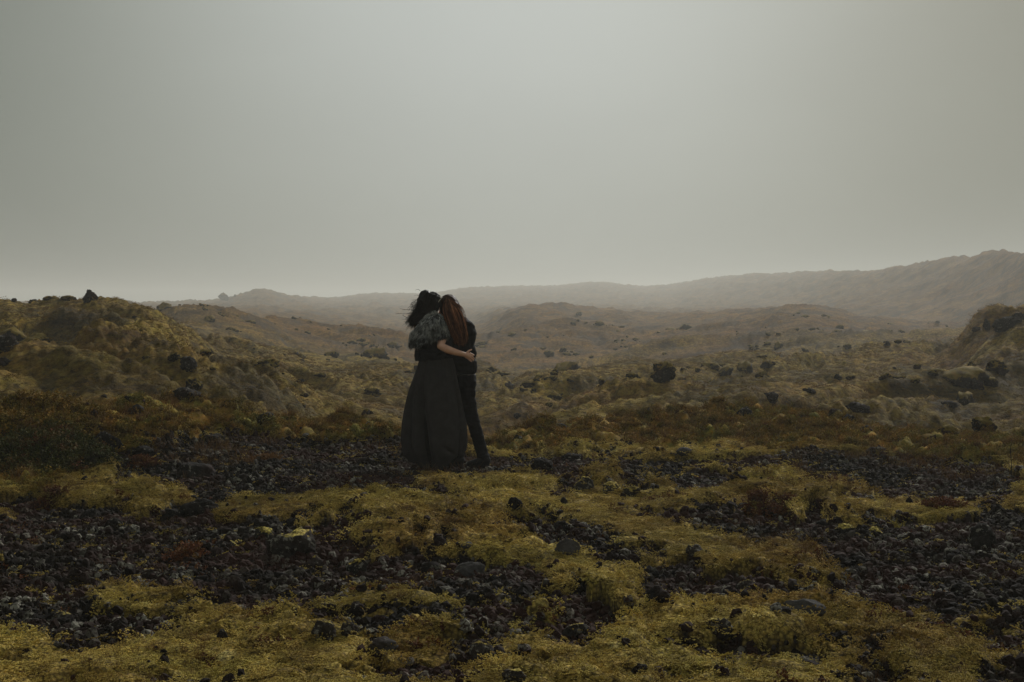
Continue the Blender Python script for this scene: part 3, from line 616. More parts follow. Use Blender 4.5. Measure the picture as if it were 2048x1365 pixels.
def rosettes(r, n, rad, per, h, wid):
    V = []; Fs = []; T = []
    for i in range(n):
        a = r.uniform(0, 6.283); q = rad * math.sqrt(r.uniform()); c = np.array([q * math.cos(a), q * math.sin(a), -.003]); hh = h * r.uniform(.5, 1.2); s_ = r.uniform(.7, 1.3)
        for j in range(per):
            b = r.uniform(0, 6.283); d = np.array([math.cos(b), math.sin(b), 0]); e_ = np.array([-d[1], d[0], 0]) * wid / 2; o = r.uniform(.1, 1.) * s_; k = len(V)
            m_ = c + d * o * h * .55 + (0, 0, hh * .8); V += [c + d * o * h * .2 - e_ * .5, m_ - e_, m_ + e_, c + d * o * h * 1.05 + (0, 0, hh * (1.05 - .45 * o))]; T += [0, .75, .75, 1]; Fs += [(k, k + 1, k + 2), (k + 1, k + 3, k + 2)]
    return np.array(V), np.array(Fs), np.array(T)
def sprigs(r, n, rad, h0, h1, leaf):
    V = []; Fs = []; T = []
    for i in range(n):
        a = r.uniform(0, 6.283); q = rad * math.sqrt(r.uniform()); p = np.array([q * math.cos(a), q * math.sin(a), -.01]); h = r.uniform(h0, h1) * (1 - .4 * q / rad)
        ln = np.array([r.normal() * .3, r.normal() * .3, 1.]); ln /= np.linalg.norm(ln); m_ = int(6 + h / .009)
        for j in range(m_):
            f = (j + .5) / m_; c = p + ln * h * f; d = r.normal(size=3); d[2] = abs(d[2]) * .6 + .2; d /= np.linalg.norm(d); e = np.cross(d, r.normal(size=3)); e /= np.linalg.norm(e)
            L = leaf * r.uniform(.7, 1.3); k = len(V); V += [c - e * L * .22, c + d * L * .5 + e * L * .3, c + d * L, c + d * L * .5 - e * L * .3]; T += [f * .7, f, 1 * f, f]
            Fs += [(k, k + 1, k + 2), (k, k + 2, k + 3)]
    return np.array(V), np.array(Fs), np.array(T)
def pm(name, VFT, mat):
    me = mesh_np(name, VFT[0], VFT[1], mat, False)
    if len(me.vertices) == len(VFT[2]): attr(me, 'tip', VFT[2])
    return me

def spread(n, y0, y1, umax=.40, power=1.0):
    """random places of the strip of ground ahead, even per square metre (power 1), thinner with distance below that"""
    t = rng.uniform(size=n); e_ = 2 * power
    Y = (y0 ** e_ + t * (y1 ** e_ - y0 ** e_)) ** (1 / e_); X = rng.uniform(-umax, umax, n) * Y
    return X, Y
def tilt(X, Y, Z, e_=.04, lim=.6):
    sx = (H(X + e_, Y) - Z) / e_; sy = (H(X, Y + e_) - Z) / e_
    return np.stack([np.arctan(np.clip(sy * .7, -lim, lim)), -np.arctan(np.clip(sx * .7, -lim, lim)), rng.uniform(0, 6.283, len(X))], 1)
def keep(mask, *arrs): return [a[mask] for a in arrs]

# gravel: angular lava stones
C_st = protos('gravel_stone', [mesh_np('gravel_stone', *rock_shape(100 + i, 2 if i < 4 else 1, 1, rng.uniform(.7, 1), rng.uniform(.55, .85), .35, 6), m_stone, False) for i in range(8)])
X, Y = spread(385000, 4.6, 17.5, .50, .72); gq, hq = masks(X, Y)
X, Y, gq = keep((gq > rng.uniform(.25, .9, len(X))) & (hq < .5), X, Y, gq); Z = H(X, Y)
size = .0055 + .0075 * rng.gamma(1.25, 1., len(X)); size = np.minimum(size, .042) * (.85 + .03 * Y / 2)
scatter('gravel', np.stack([X, Y, Z + size * .15], 1), rng.uniform(0, 6.283, (len(X), 3)), size[:, None] * rng.uniform(.8, 1.2, (len(X), 3)), rng.integers(0, 8, len(X)), C_st, kind='stuff')
# odd stones lying in the moss and heath
X, Y = spread(6500, 4.6, 19, .50, .8); q = fbm(X, Y, .8, 3, .6, 41); X, Y = keep(q > .12, X, Y); Z = H(X, Y); size = np.minimum(.008 + .009 * rng.gamma(1.2, 1., len(X)), .034)
scatter('loose_stones', np.stack([X, Y, Z + size * .2], 1), rng.uniform(0, 6.283, (len(X), 3)), size[:, None] * rng.uniform(.8, 1.2, (len(X), 3)), rng.integers(0, 8, len(X)), C_st, kind='stuff')
# moss shoots
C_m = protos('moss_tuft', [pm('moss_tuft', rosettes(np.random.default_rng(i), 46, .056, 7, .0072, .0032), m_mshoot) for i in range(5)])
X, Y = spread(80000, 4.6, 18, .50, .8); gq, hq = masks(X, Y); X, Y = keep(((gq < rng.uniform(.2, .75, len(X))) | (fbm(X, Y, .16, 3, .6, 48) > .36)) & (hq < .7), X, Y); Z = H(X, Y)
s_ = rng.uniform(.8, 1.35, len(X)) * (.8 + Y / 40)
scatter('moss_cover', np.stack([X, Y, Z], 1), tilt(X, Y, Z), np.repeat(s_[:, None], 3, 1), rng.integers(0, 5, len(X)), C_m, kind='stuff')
# heath sprigs on the banks and the mound
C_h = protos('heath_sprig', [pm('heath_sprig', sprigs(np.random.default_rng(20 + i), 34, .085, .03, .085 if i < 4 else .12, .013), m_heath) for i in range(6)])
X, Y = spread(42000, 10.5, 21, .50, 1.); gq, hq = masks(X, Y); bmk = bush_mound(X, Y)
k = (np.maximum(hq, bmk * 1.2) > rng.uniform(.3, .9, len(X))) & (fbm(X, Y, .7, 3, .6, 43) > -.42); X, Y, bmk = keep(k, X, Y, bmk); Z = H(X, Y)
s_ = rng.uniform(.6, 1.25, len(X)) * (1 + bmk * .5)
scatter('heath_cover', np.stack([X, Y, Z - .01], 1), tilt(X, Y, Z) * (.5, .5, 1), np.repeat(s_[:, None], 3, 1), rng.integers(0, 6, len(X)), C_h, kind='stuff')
# dry grass
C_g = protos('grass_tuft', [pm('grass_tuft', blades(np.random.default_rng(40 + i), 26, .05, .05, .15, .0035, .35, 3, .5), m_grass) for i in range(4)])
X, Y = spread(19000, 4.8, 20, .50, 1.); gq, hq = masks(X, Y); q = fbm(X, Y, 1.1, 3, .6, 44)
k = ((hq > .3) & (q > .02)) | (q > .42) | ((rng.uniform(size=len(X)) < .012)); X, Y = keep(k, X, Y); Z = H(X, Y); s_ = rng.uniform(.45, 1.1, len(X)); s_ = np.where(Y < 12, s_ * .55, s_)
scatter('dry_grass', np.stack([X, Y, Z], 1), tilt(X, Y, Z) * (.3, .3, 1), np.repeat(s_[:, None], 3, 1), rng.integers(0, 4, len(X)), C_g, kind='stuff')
# small red-leaved plants
C_r = protos('red_plant', [pm('red_plant', sprigs(np.random.default_rng(60 + i), 16, .06, .02, .06, .014), m_red) for i in range(3)])
X, Y = spread(9000, 5, 17, .40, 1.); q = fbm(X, Y, .8, 3, .6, 46); X, Y = keep((q > .50), X, Y); Z = H(X, Y); s_ = rng.uniform(.5, 1.1, len(X))
scatter('red_ground_plants', np.stack([X, Y, Z - .005], 1), tilt(X, Y, Z), np.repeat(s_[:, None], 3, 1), rng.integers(0, 3, len(X)), C_r, kind='stuff')
# turf of the hillsides
C_t = protos('turf_tuft', [pm('turf_tuft', rosettes(np.random.default_rng(70 + i), 26, .24, 7, .030, .020), m_turf) for i in range(4)])
X, Y = spread(40000, 19, 58, .47, .6); Z = H(X, Y); s_ = rng.uniform(.3, .6, len(X)) * (.7 + Y / 90)
scatter('hill_turf', np.stack([X, Y, Z], 1), tilt(X, Y, Z, .30, .35), np.stack([s_, s_, s_ * .9], 1), rng.integers(0, 4, len(X)), C_t, kind='stuff')
# lava rubble on the hillsides
C_rb = protos('hill_stone', [mesh_np('hill_stone', *rock_shape(300 + i, 3, 1, .8, .6, .4, 5, 1.2), m_far, True) for i in range(5)])
X, Y = spread(16000, 19, 150, .40, .75); q = fbm(X, Y, 6, 4, .65, 47); X, Y = keep(q > .54, X, Y); Z = H(X, Y); s_ = .03 + .05 * rng.gamma(1.3, 1., len(X)) * (1 + Y / 90)
scatter('hillside_rubble', np.stack([X, Y, Z + s_ * .1], 1), np.stack([rng.normal(size=len(X)) * .3, rng.normal(size=len(X)) * .3, rng.uniform(0, 6.28, len(X))], 1), s_[:, None] * rng.uniform(.7, 1.3, (len(X), 3)), rng.integers(0, 5, len(X)), C_rb, kind='stuff')

# ------------------------------------------------------------------ boulders and outcrops, each a thing
_rm = {'dark': m_dark, 'lich': m_lich, 'moss': m_moss, 'grey': m_grey, 'far': m_far}
_kn = {'dark': 'lava_boulder', 'lich': 'lichened_boulder', 'moss': 'mossy_boulder', 'grey': 'stone_slab', 'far': 'lava_boulder'}
for cx, cyy, w, h, kind, seed, peak, lab in ROCKS:
    p = ground_at(cx, cyy, ymax=46. if cx < 240 and cyy < 610 else 1000.); k = p.y / F * (1 if p.y < 20 else .88); W_, H_ = w * k, h * k; r = np.random.default_rng(seed)
    hill = p.y > 20; big = w >= 24
    V, Fc = rock_shape(1000 + seed, 4, 1, r.uniform(.75, 1), 1, .30 if not hill else .5, 6 if not hill else 3, (1.9 if hill else .9) if kind != 'grey' else .3, peak)
    a = r.uniform(-.35, .35); c_, s_ = math.cos(a), math.sin(a); V = V @ np.array([[c_, s_, 0], [-s_, c_, 0], [0, 0, 1]])
    V /= np.abs(V).max(0); V = V * (W_ / 2, W_ / 2 * r.uniform(.7, .95), H_ / 1.45 if not hill else H_ / 1.55)
    V[:, 2] += V[:, 0] * r.uniform(-.12, .12)
    o = link(_kn[kind], mesh_np(_kn[kind], V, Fc, _rm[kind], True), None, (p.x, p.y + W_ * .18, float(H(np.array([p.x, p.x]), np.array([p.y, p.y + W_ * .18])).min()) + H_ * (.16 if not hill else .34 if any(q in lab for q in ('crest', 'skyline', 'horn', 'hilltop', 'knoll', 'topping')) else .16)), label=lab, category='rock')
    o.rotation_euler[2] = 0

# the dark low shrub mound, the reddish bush, a dead stem
def shrub(name, px, py, rx, ry, hgt, n, leaf, mat, lab, cat, seed):
    r = np.random.default_rng(seed); p = ground_at(px, py); root = link(name, None, None, p, label=lab, category=cat)
    V = []; Fs = []; T = []; SV = []; SF = []
    QA = r.uniform(0, 6.283, n); QQ = np.sqrt(r.uniform(size=n)); GR = H(p.x + rx * QQ * np.cos(QA), p.y + ry * QQ * np.sin(QA)) - p.z
    for i in range(n):
        a = QA[i]; q = QQ[i]; x, y = rx * q * math.cos(a), ry * q * math.sin(a); zt = hgt * math.sqrt(max(.04, 1 - q * q)) * r.uniform(.75, 1.1)
        g0 = GR[i]
        tip_ = np.array([x * 1.12 + r.normal() * .03, y * 1.12 + r.normal() * .03, g0 + zt]); b0 = np.array([x * .85, y * .85, g0 - .02]); d = tip_ - b0
        k = len(SV); e_ = np.array([.002, 0, 0]); SV += [b0 - e_, b0 + e_, tip_]; SF.append((k, k + 1, k + 2))
        for j in range(16):
            f = r.uniform(.35, 1.02); c = b0 + d * f; v = r.normal(size=3); v /= np.linalg.norm(v); v[2] = abs(v[2]) * .8; e_ = np.cross(v, r.normal(size=3)); e_ /= np.linalg.norm(e_); L = leaf * r.uniform(.7, 1.4)
            k = len(V); V += [c, c + v * L * .5 + e_ * L * .28, c + v * L, c + v * L * .5 - e_ * L * .28]; T += [f * .6, f, f, f]; Fs += [(k, k + 1, k + 2), (k, k + 2, k + 3)]
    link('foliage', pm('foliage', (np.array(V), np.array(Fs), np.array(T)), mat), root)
    link('stem', mesh_np('stem', SV, SF, m_dark), root)
m_shrub = leaf_mat('shrub_leaves', lambda g, P: g.ramp(g.noise(P, 3.5, 4, .7), [(.36, (.035, .038, .013)), (.48, (.09, .10, .024)), (.56, (.15, .11, .03)), (.66, (.20, .07, .03))]))
shrub('crowberry_shrub', 85, 905, .62, .50, .20, 2300, .020, m_shrub, 'wide dark green shrub mound at the left edge beside the large boulder', 'shrub', 1)
shrub('dwarf_birch', 1530, 1022, .19, .14, .11, 420, .014, m_red, 'low reddish brown bush among moss cushions at the right', 'bush', 2)
shrub('dwarf_willow', 1890, 1018, .16, .10, .07, 260, .015, m_red, 'patch of bright red leaves at the right near the dark gravel', 'plant', 3)
shrub('dwarf_willow', 100, 1008, .13, .09, .07, 220, .014, m_red, 'patch of red leaves on the moss at the far left', 'plant', 4)
shrub('dwarf_willow', 290, 938, .13, .1, .08, 220, .015, m_red, 'rust red plant between the boulders at the upper left gravel', 'plant', 5)
shrub('dwarf_willow', 370, 1120, .11, .09, .09, 200, .014, m_red, 'dark red plant in the middle of the left gravel', 'plant', 6)
shrub('dwarf_willow', 530, 922, .16, .09, .05, 240, .014, m_grass, 'orange tuft of low leaves in the gravel left of the couple', 'plant', 7)

def tube(pts, radii, n=6, closed_ends=True):
    """tube mesh along points; returns V, F(quads)"""
    pts = np.asarray(pts, float); m_ = len(pts); tg = np.gradient(pts, axis=0); tg /= np.linalg.norm(tg, axis=1)[:, None] + 1e-9
    up = np.array([0, 1., 0]) if abs(tg[0][1]) < .9 else np.array([1., 0, 0]); V = []
    for i in range(m_):
        a = np.cross(tg[i], up); a /= np.linalg.norm(a) + 1e-9; b_ = np.cross(tg[i], a); up = np.cross(a, tg[i])
        for k in range(n):
            t = 2 * math.pi * k / n; V.append(pts[i] + radii[i] * (a * math.cos(t) + b_ * math.sin(t)))
    Fs = [(i * n + k, i * n + (k + 1) % n, (i + 1) * n + (k + 1) % n, (i + 1) * n + k) for i in range(m_ - 1) for k in range(n)]
    return V, Fs
def join(parts):
    V = []; Fs = []
    for v, f in parts:
        k = len(V); V += list(v); Fs += [tuple(i + k for i in q) for q in f]
    return np.array(V), np.array(Fs)
p = ground_at(2022, 960)
o = link('dead_stem', mesh_np('dead_stem', *join([tube([(0, 0, -.02), (.004, 0, .12), (-.003, .01, .25), (.006, 0, .36)], [.004, .0035, .003, .001], 5), tube([(.0, 0, .15), (.03, 0, .2)], [.002, .001], 4)]), m_dark), None, p, label='thin dead stalk standing at the right edge of the heath', category='plant')

# ------------------------------------------------------------------ the two people
S = 13.6 / F; YC = 13.6; GZ = float(np.mean(H(np.array([-.75, -.6, -.4]), np.array([13.5, 13.6, 13.6])))); print('ground under couple', GZ)
SH = GZ - (EYE - (934 - HOR) * S)                 # feet settle on the ground
def W(px, py, d=0.): return Vector(((px - CXP) * S, YC + d, EYE - (py - HOR) * S + SH))
class Blob:
    """closed lumps joined to one continuous skin by voxel remeshing"""
    def __init__(s): s.bm = bmesh.new()
    def ball(s, c, r, sc3=(1, 1, 1), rot=0., rx=0.):
        M = Matrix.Translation(c) @ Matrix.Rotation(rot, 4, 'Y') @ Matrix.Rotation(rx, 4, 'X') @ Matrix.Diagonal((sc3[0], sc3[1], sc3[2], 1))
        bmesh.ops.create_uvsphere(s.bm, u_segments=20, v_segments=14, radius=r, matrix=M)
    def limb(s, pts, rad, flat=1.0, seg=16):
        for i, (p, r) in enumerate(zip(pts, rad)):
            s.ball(p, r)
            if i:
                q = pts[i - 1]; d = p - q; L = d.length
                M = Matrix.Translation((p + q) / 2) @ d.to_track_quat('Z', 'Y').to_matrix().to_4x4()
                bmesh.ops.create_cone(s.bm, cap_ends=True, segments=seg, radius1=rad[i - 1], radius2=r, depth=L, matrix=M)
    def build(s, name, mat, parent, voxel=.006, smooth=3, dec=1.0, disp=None):
        me = bpy.data.meshes.new(name); s.bm.to_mesh(me); s.bm.free(); o = bpy.data.objects.new(name, me); COL.objects.link(o)
        rm = o.modifiers.new('r', 'REMESH'); rm.mode = 'VOXEL'; rm.voxel_size = voxel
        sm = o.modifiers.new('s', 'SMOOTH'); sm.iterations = smooth; sm.factor = .6
        if dec < 1: dm = o.modifiers.new('d', 'DECIMATE'); dm.ratio = dec
        dg = bpy.context.evaluated_depsgraph_get(); m2 = bpy.data.meshes.new_from_object(o.evaluated_get(dg)); m2.name = name
        bpy.data.objects.remove(o); m2.materials.clear(); m2.materials.append(mat)
        n = len(m2.vertices); V = np.empty(n * 3, np.float32); m2.vertices.foreach_get('co', V); V = V.reshape(-1, 3)
        if disp is not None:
            Nn = np.empty(n * 3, np.float32); m2.vertices.foreach_get('normal', Nn); V = V + Nn.reshape(-1, 3) * disp(V)[:, None]; m2.vertices.foreach_set('co', V.astype(np.float32).ravel())
        V = V - np.array(parent.location); m2.vertices.foreach_set('co', V.astype(np.float32).ravel())
        m2.polygons.foreach_set('use_smooth', np.ones(len(m2.polygons), bool)); m2.update()
        return link(name, m2, parent)
def cloth(name, col, rough=.85, spec=.3, bump=900, bstr=.15, sheen=0.):
    m_, t, b = mat_new(name); g = NT(t); P = g.pos()
    g.l(g.ramp(g.noise(P, 14, 3, .6), [(.3, tuple(c * .8 for c in col)), (.7, tuple(c * 1.2 for c in col))]), b.inputs['Base Color'])
    b.inputs['Roughness'].default_value = rough; b.inputs['Specular IOR Level'].default_value = spec * .35; b.inputs['Sheen Weight'].default_value = sheen
    bp = g.n('Bump'); bp.inputs['Strength'].default_value = bstr; bp.inputs['Distance'].default_value = .003; g.l(g.noise(P, bump, 2, .6), bp.inputs['Height']); g.l(bp.outputs[0], b.inputs['Normal'])
    return m_
m_skin, t, b = mat_new('skin'); g = NT(t)
g.l(g.ramp(g.noise(g.pos(), 22, 3, .5), [(.3, (.62, .355, .25)), (.7, (.72, .44, .32))]), b.inputs['Base Color'])
b.inputs['Roughness'].default_value = .55; b.inputs['Specular IOR Level'].default_value = .35; b.inputs['Subsurface Weight'].default_value = .08; b.inputs['Subsurface Radius'].default_value = (.01, .004, .002); b.inputs['Subsurface Scale'].default_value = .5
m_skirt = cloth('charcoal_chiffon', (.033, .031, .031), .8, .2, 700, .15)
m_black = cloth('black_knit', (.008, .008, .008), .9, .2, 300, .3)
m_jacket = cloth('black_waxed_cotton', (.008, .008, .009), .72, .2, 200, .15)
m_trouser = cloth('black_denim', (.007, .007, .008), .8, .2, 500, .2)
m_shoe = cloth('black_leather', (.009, .009, .009), .5, .4, 120, .2)
m_bead, t, b = mat_new('pale_beads'); b.inputs['Base Color'].default_value = (.6, .56, .48, 1); b.inputs['Roughness'].default_value = .3
m_nail, t, b = mat_new('nails'); b.inputs['Base Color'].default_value = (.55, .36, .30, 1); b.inputs['Roughness'].default_value = .3
def strand_mat(name, stops, rough):
    m_, t, b = mat_new(name); g = NT(t); c = g.ramp(g.attr('tone'), stops)
    c = g.mix(1, c, g.ramp(g.noise(g.pos(), 30, 3, .6), [(.3, .65), (.7, 1.3)]), 'MULTIPLY')
    g.l(c, b.inputs['Base Color']); b.inputs['Roughness'].default_value = rough; b.inputs['Specular IOR Level'].default_value = .12; return m_
m_hair1 = strand_mat('dark_hair', [(0, (.006, .005, .005)), (.7, (.016, .010, .008)), (1, (.035, .018, .012))], .5)
m_hair2 = strand_mat('auburn_hair', [(0, (.022, .010, .006)), (.35, (.075, .029, .014)), (.65, (.27, .105, .045)), (1, (.58, .28, .14))], .6)
m_fur = strand_mat('grey_fur', [(0, (.010, .011, .012)), (.4, (.06, .065, .067)), (.7, (.28, .30, .30)), (1, (.75, .77, .74))], .85)
def strands(name, mat, parent, paths, tones, w0, n=3):
    P = np.array(paths, float) - np.array((parent.parent or parent).location); m_, q = P.shape[:2]
    tg = np.gradient(P, axis=1); tg /= np.linalg.norm(tg, axis=2)[..., None] + 1e-9
    a = np.cross(tg, (0.0, .8, .6)); a /= np.linalg.norm(a, axis=2)[..., None] + 1e-9; b_ = np.cross(tg, a)
    w = w0 * (1 - .75 * (np.arange(q) / (q - 1)) ** 2)[None, :, None]; ring = []
    for k in range(n):
        t = 2 * math.pi * k / n; ring.append(P + w * (a * math.cos(t) + b_ * math.sin(t)))
    V = np.stack(ring, 2).reshape(-1, 3); base = (np.arange(m_) * q * n)[:, None, None]; i = np.arange(q - 1)[None, :, None]; k = np.arange(n)[None, None, :]
    Fs = np.stack([base + i * n + k, base + i * n + (k + 1) % n, base + (i + 1) * n + (k + 1) % n, base + (i + 1) * n + k], -1).reshape(-1, 4)
    me = mesh_np(name, V, Fs, mat); attr(me, 'tone', np.repeat(np.asarray(tones, float), q * n))
    return link(name, me, parent, kind='stuff')
def bez(P, n):
    P = [np.array(p, float) for p in P]; t = np.linspace(0, 1, n)[:, None]
    if len(P) == 3: return (1 - t) ** 2 * P[0] + 2 * t * (1 - t) * P[1] + t * t * P[2]
    return (1 - t) ** 3 * P[0] + 3 * t * (1 - t) ** 2 * P[1] + 3 * t * t * (1 - t) * P[2] + t ** 3 * P[3]
def face(bl, c, R, look):
    """nose, brow, chin and ears on a head ball; look = unit direction"""
    l = Vector(look).normalized(); s_ = l.cross(Vector((0, 0, 1))).normalized(); u = s_.cross(l)
    bl.ball(c + l * R * .35 - u * R * .55, R * .62); bl.ball(c + l * R * .80 - u * R * 1.0, R * .24)
    bl.limb([c + l * R * .88 + u * R * .05, c + l * R * 1.16 - u * R * .38], [R * .09, R * .15])
    for k in (-1, 1):
        bl.ball(c + s_ * R * .92 * k - u * R * .25 - l * R * .05, R * .2, (.5, 1, 1.3)); bl.ball(c + l * R * .72 + s_ * R * .42 * k - u * R * .35, R * .26)
        bl.ball(c + l * R * .84 + s_ * R * .3 * k + u * R * .15, R * .2, (1, 1, .5))
    bl.ball(c + l * R * .93 - u * R * .68, R * .16, (1, 1, .5))

# --- woman with the fur shawl and long skirt
A = link('person', None, None, (W(872, 934).x, YC, GZ), category='person', label='woman with windblown dark hair in grey fur shawl and long charcoal skirt')
bl = Blob()
bl.ball(W(859, 604, -.03), .088, (.92, 1.05, 1.18)); face(bl, W(860, 604, -.03), .088, (.75, .66, 0))
bl.limb([W(861, 628, -.03), W(863, 612, -.03)], [.052, .05]); bl.ball(W(863, 655, -.04), .115, (1.25, .8, 1)); bl.ball(W(866, 690, -.05), .11, (1.15, .8, 1.1)); bl.ball(W(870, 722, -.05), .115, (1.15, .85, 1)); bl.ball(W(874, 748, -.05), .14, (1.15, .95, .9))
bl.limb([W(840, 646, -.03), W(886, 646, -.02)], [.06, .06])
arm = [W(889, 648, -.03), W(887, 668, -.11), W(883, 684, -.185), W(897, 691, -.205), W(915, 697, -.20), W(930, 701, -.165)]
bl.limb(arm, [.048, .041, .034, .037, .030, .0225])
# hand: palm, four fingers spread over the partner's back, thumb up
bl.ball(W(936, 703.5, -.15), .027, (1.25, .55, 1.1), .35)
bl.limb([W(931, 701.5, -.16), W(939, 705, -.14)], [.023, .022])
FING = [((941, 699), (945.6, 701.2), (948.6, 703.0)), ((941.5, 703), (946.2, 706.2), (948.8, 709.6)), ((940, 706.5), (944.6, 710.2), (947.4, 713.4)), ((937, 709), (940.6, 712.6), (943.6, 715.2))]
for (a, b_, c) in FING: bl.limb([W(*a, -.145), W(*b_, -.135), W(*c, -.115)], [.0095, .0085, .0070], seg=10)
bl.limb([W(934, 698.5, -.155), W(938.5, 694.2, -.15), W(943.6, 691.6, -.14)], [.0115, .0095, .0072], seg=10)
bl.limb([W(840, 648, -.03), W(836, 672, .02), W(846, 692, .12), W(880, 690, .22), W(905, 680, .25)], [.048, .04, .035, .03, .024]); bl.ball(W(912, 678, .25), .035, (1.2, .5, 1))
for s_, k in ((864, 868), (886, 884)):
    bl.limb([W(s_ + 4, 752, -.05), W(k, 838, -.06), W(k, 868, -.05), W(k, 920, -.03)], [.085, .055, .052, .034]); bl.limb([W(k, 925, -.04), W(k + 6, 930, .10)], [.032, .026])
bodyA = bl.build('body', m_skin, A, .0034, 2, .35)
# nails
for (a, b_, c) in FING:
    nl = Blob(); nl.ball(W(c[0] + .4, c[1] + .3, -.125), .0045, (1, .5, 1)); nl.build('fingernail', m_nail, A, .0015, 1)
# dark fur-trimmed bodice
bl = Blob(); bl.ball(W(865, 668, -.05), .135, (1.15, .88, 1)); bl.ball(W(867, 700, -.05), .135, (1.15, .9, 1.0)); bl.ball(W(870, 715, -.05), .13, (1.15, .9, .5))
bl.build('bodice', m_black, A, .008, 3, 1, lambda V: pn3(V * 22, 5) * .006)
# skirt: a gathered waist falling to a swept, windblown hem
def skirt_shell(z_top, tab, hem, fold, nth=220, nz=110, inset=0.):
    """tab: (row, left col, right col, half depth)"""
    rows = [q[0] for q in tab]; V = []
    th = np.linspace(0, 2 * math.pi, nth, endpoint=False)      # 0 = right, 3pi/2 = towards the viewer
    hm = hem(th)
    for i in range(nz):
        t = i / (nz - 1); row = z_top + (hm - z_top) * t
        l = pchip(rows, [q[1] for q in tab], row); r = pchip(rows, [q[2] for q in tab], row); d = np.interp(row, rows, [q[3] for q in tab])
        cx = (l + r) / 2; rx = (r - l) / 2 - inset / S; f = 1 + fold(th, t)
        x = cx + rx * np.cos(th) * f; y = (d - inset) * np.sin(th) * f - .05
        V.append(np.stack([(x - CXP) * S, YC + y, EYE - (row - HOR) * S + SH], 1))
    V = np.concatenate(V); j = np.arange(nth); Fs = []
    for i in range(nz - 1): Fs.append(np.stack([i * nth + j, i * nth + (j + 1) % nth, (i + 1) * nth + (j + 1) % nth, (i + 1) * nth + j], 1))
    return V - np.array(A.location), np.concatenate(Fs)
TAB = [(709, 841, 905, .125), (725, 836, 910, .15), (745, 829, 914, .19), (780, 817, 921, .23), (815, 809, 928, .26), (845, 804, 934, .285), (872, 802.5, 935.5, .30), (895, 808, 933, .30), (915, 817, 926, .27), (935, 826, 915, .24)]
def bump1(th, c, w): d = (th - c + math.pi) % (2 * math.pi) - math.pi; return np.exp(-(d / w) ** 2)
PI = math.pi
def foldA(th, t):
    k = np.clip(t * 1.25, 0, 1) ** .8; f = 0
    # a few broad creases facing the viewer, wandering with height
    for c, w, a, dr in ((4.12, .15, -.20, .42), (3.78, .09, -.10, .20), (3.40, .08, -.09, .05), (5.80, .06, -.07, -.12), (2.9, .1, -.1, 0), (2.2, .12, -.1, 0), (1.5, .1, -.1, 0), (.8, .12, -.1, 0), (.1, .08, -.06, 0)):
        f = f + 2.2 * a * bump1(th, c + dr * t + .05 * np.sin(t * 5 + c), w * (1.15 - .2 * t)) * k
    for c, w, a, dr in ((3.92, .12, .07, .30), (3.60, .08, .05, .1), (4.9, .5, .05, 0), (5.95, .06, .03, -.1)):
        f = f + 1.6 * a * bump1(th, c + dr * t + .04 * np.sin(t * 6 + c), w) * k
    f = f + .010 * np.sin(th * 31 + 2 * np.sin(th * 5)) * (1 - t) ** 3 + .008 * np.sin(th * 11 + 9 * t) * t + .012 * np.sin(th * 3 - 7 * t) * t
    # wind-bent crease near the hem at the right
    f = f - .10 * bump1(th, 5.18 + (t - .86) * 2.4, .05) * np.exp(-((t - .87) / .07) ** 2)
    return f
def hemA(th):
    x = np.cos(th); fr = np.clip(-np.sin(th), 0, 1)
    base = np.interp(x, [-1, -.85, -.6, -.25, 0, .2, .35, .6, .85, 1], [908, 912, 918, 926, 930, 930, 921, 908, 898, 893])
    back = np.interp(x, [-1, 1], [908, 893]); return back + (base - back) * np.clip(fr * 4, 0, 1) + np.sin(th * 9) * 1.2 + np.sin(th * 23) * .5
V, Fs = skirt_shell(709, TAB, hemA, foldA); me = mesh_np('skirt', V, Fs, m_skirt)
o = link('skirt', me, A); md = o.modifiers.new('t', 'SOLIDIFY'); md.thickness = .003
V, Fs = skirt_shell(800, TAB, lambda th: np.interp(np.cos(th), [-1, -.7, -.2, .15, .5, 1], [918, 922, 932, 940, 925, 905]) + np.sin(th * 13) * 1.5 + np.sin(th * 29) * 1.2, lambda th, t: .03 * np.sin(th * 14 + 2 * t) * t, inset=.075)
o = link('underskirt', mesh_np('underskirt', V, Fs, m_black), A); md = o.modifiers.new('t', 'SOLIDIFY'); md.thickness = .003
# waistband
bl = Blob(); bl.ball(W(873, 711, -.05), .158, (1, .86, .16)); bl.build('waistband', m_black, A, .006, 2)
# fur shawl: a tilted wide band round shoulders and upper arms
nth, nz = 120, 26; th = np.linspace(0, 2 * PI, nth, endpoint=False); GV = []
for i in range(nz):
    t = i / (nz - 1)
    c_, s_ = np.cos(th), np.sin(th)
    top = np.interp(c_, [-1, -.7, -.3, .1, .6, 1], [645, 634, 624, 618, 617, 626]); bot = np.interp(c_, [-1, -.6, -.2, .3, 1], [684, 684, 678, 671, 666]); row = top + (bot - top) * t
    pr = math.sin(min(1, t * 1.5 + .28) * PI / 2); cx = 861.5; rx = np.where(c_ < 0, 36.5, 35.5) * pr * (1 - .03 * t)
    f = 1 + .03 * np.sin(th * 5 + 4 * t) + .02 * np.sin(th * 9 - 7 * t)
    GV.append(np.stack([(cx + rx * c_ * f - CXP) * S, YC - .04 + .165 * pr * s_ * f, EYE - (row - HOR) * S + SH], 1))
GV = np.array(GV); j = np.arange(nth); Fs = np.concatenate([np.stack([i * nth + j, i * nth + (j + 1) % nth, (i + 1) * nth + (j + 1) % nth, (i + 1) * nth + j], 1) for i in range(nz - 1)])
me = mesh_np('fur_shawl', GV.reshape(-1, 3) - np.array(A.location), Fs, m_fur); attr(me, 'tone', np.full(nth * nz, .15)); shawl = link('fur_shawl', me, A)
md = shawl.modifiers.new('t', 'SOLIDIFY'); md.thickness = .01
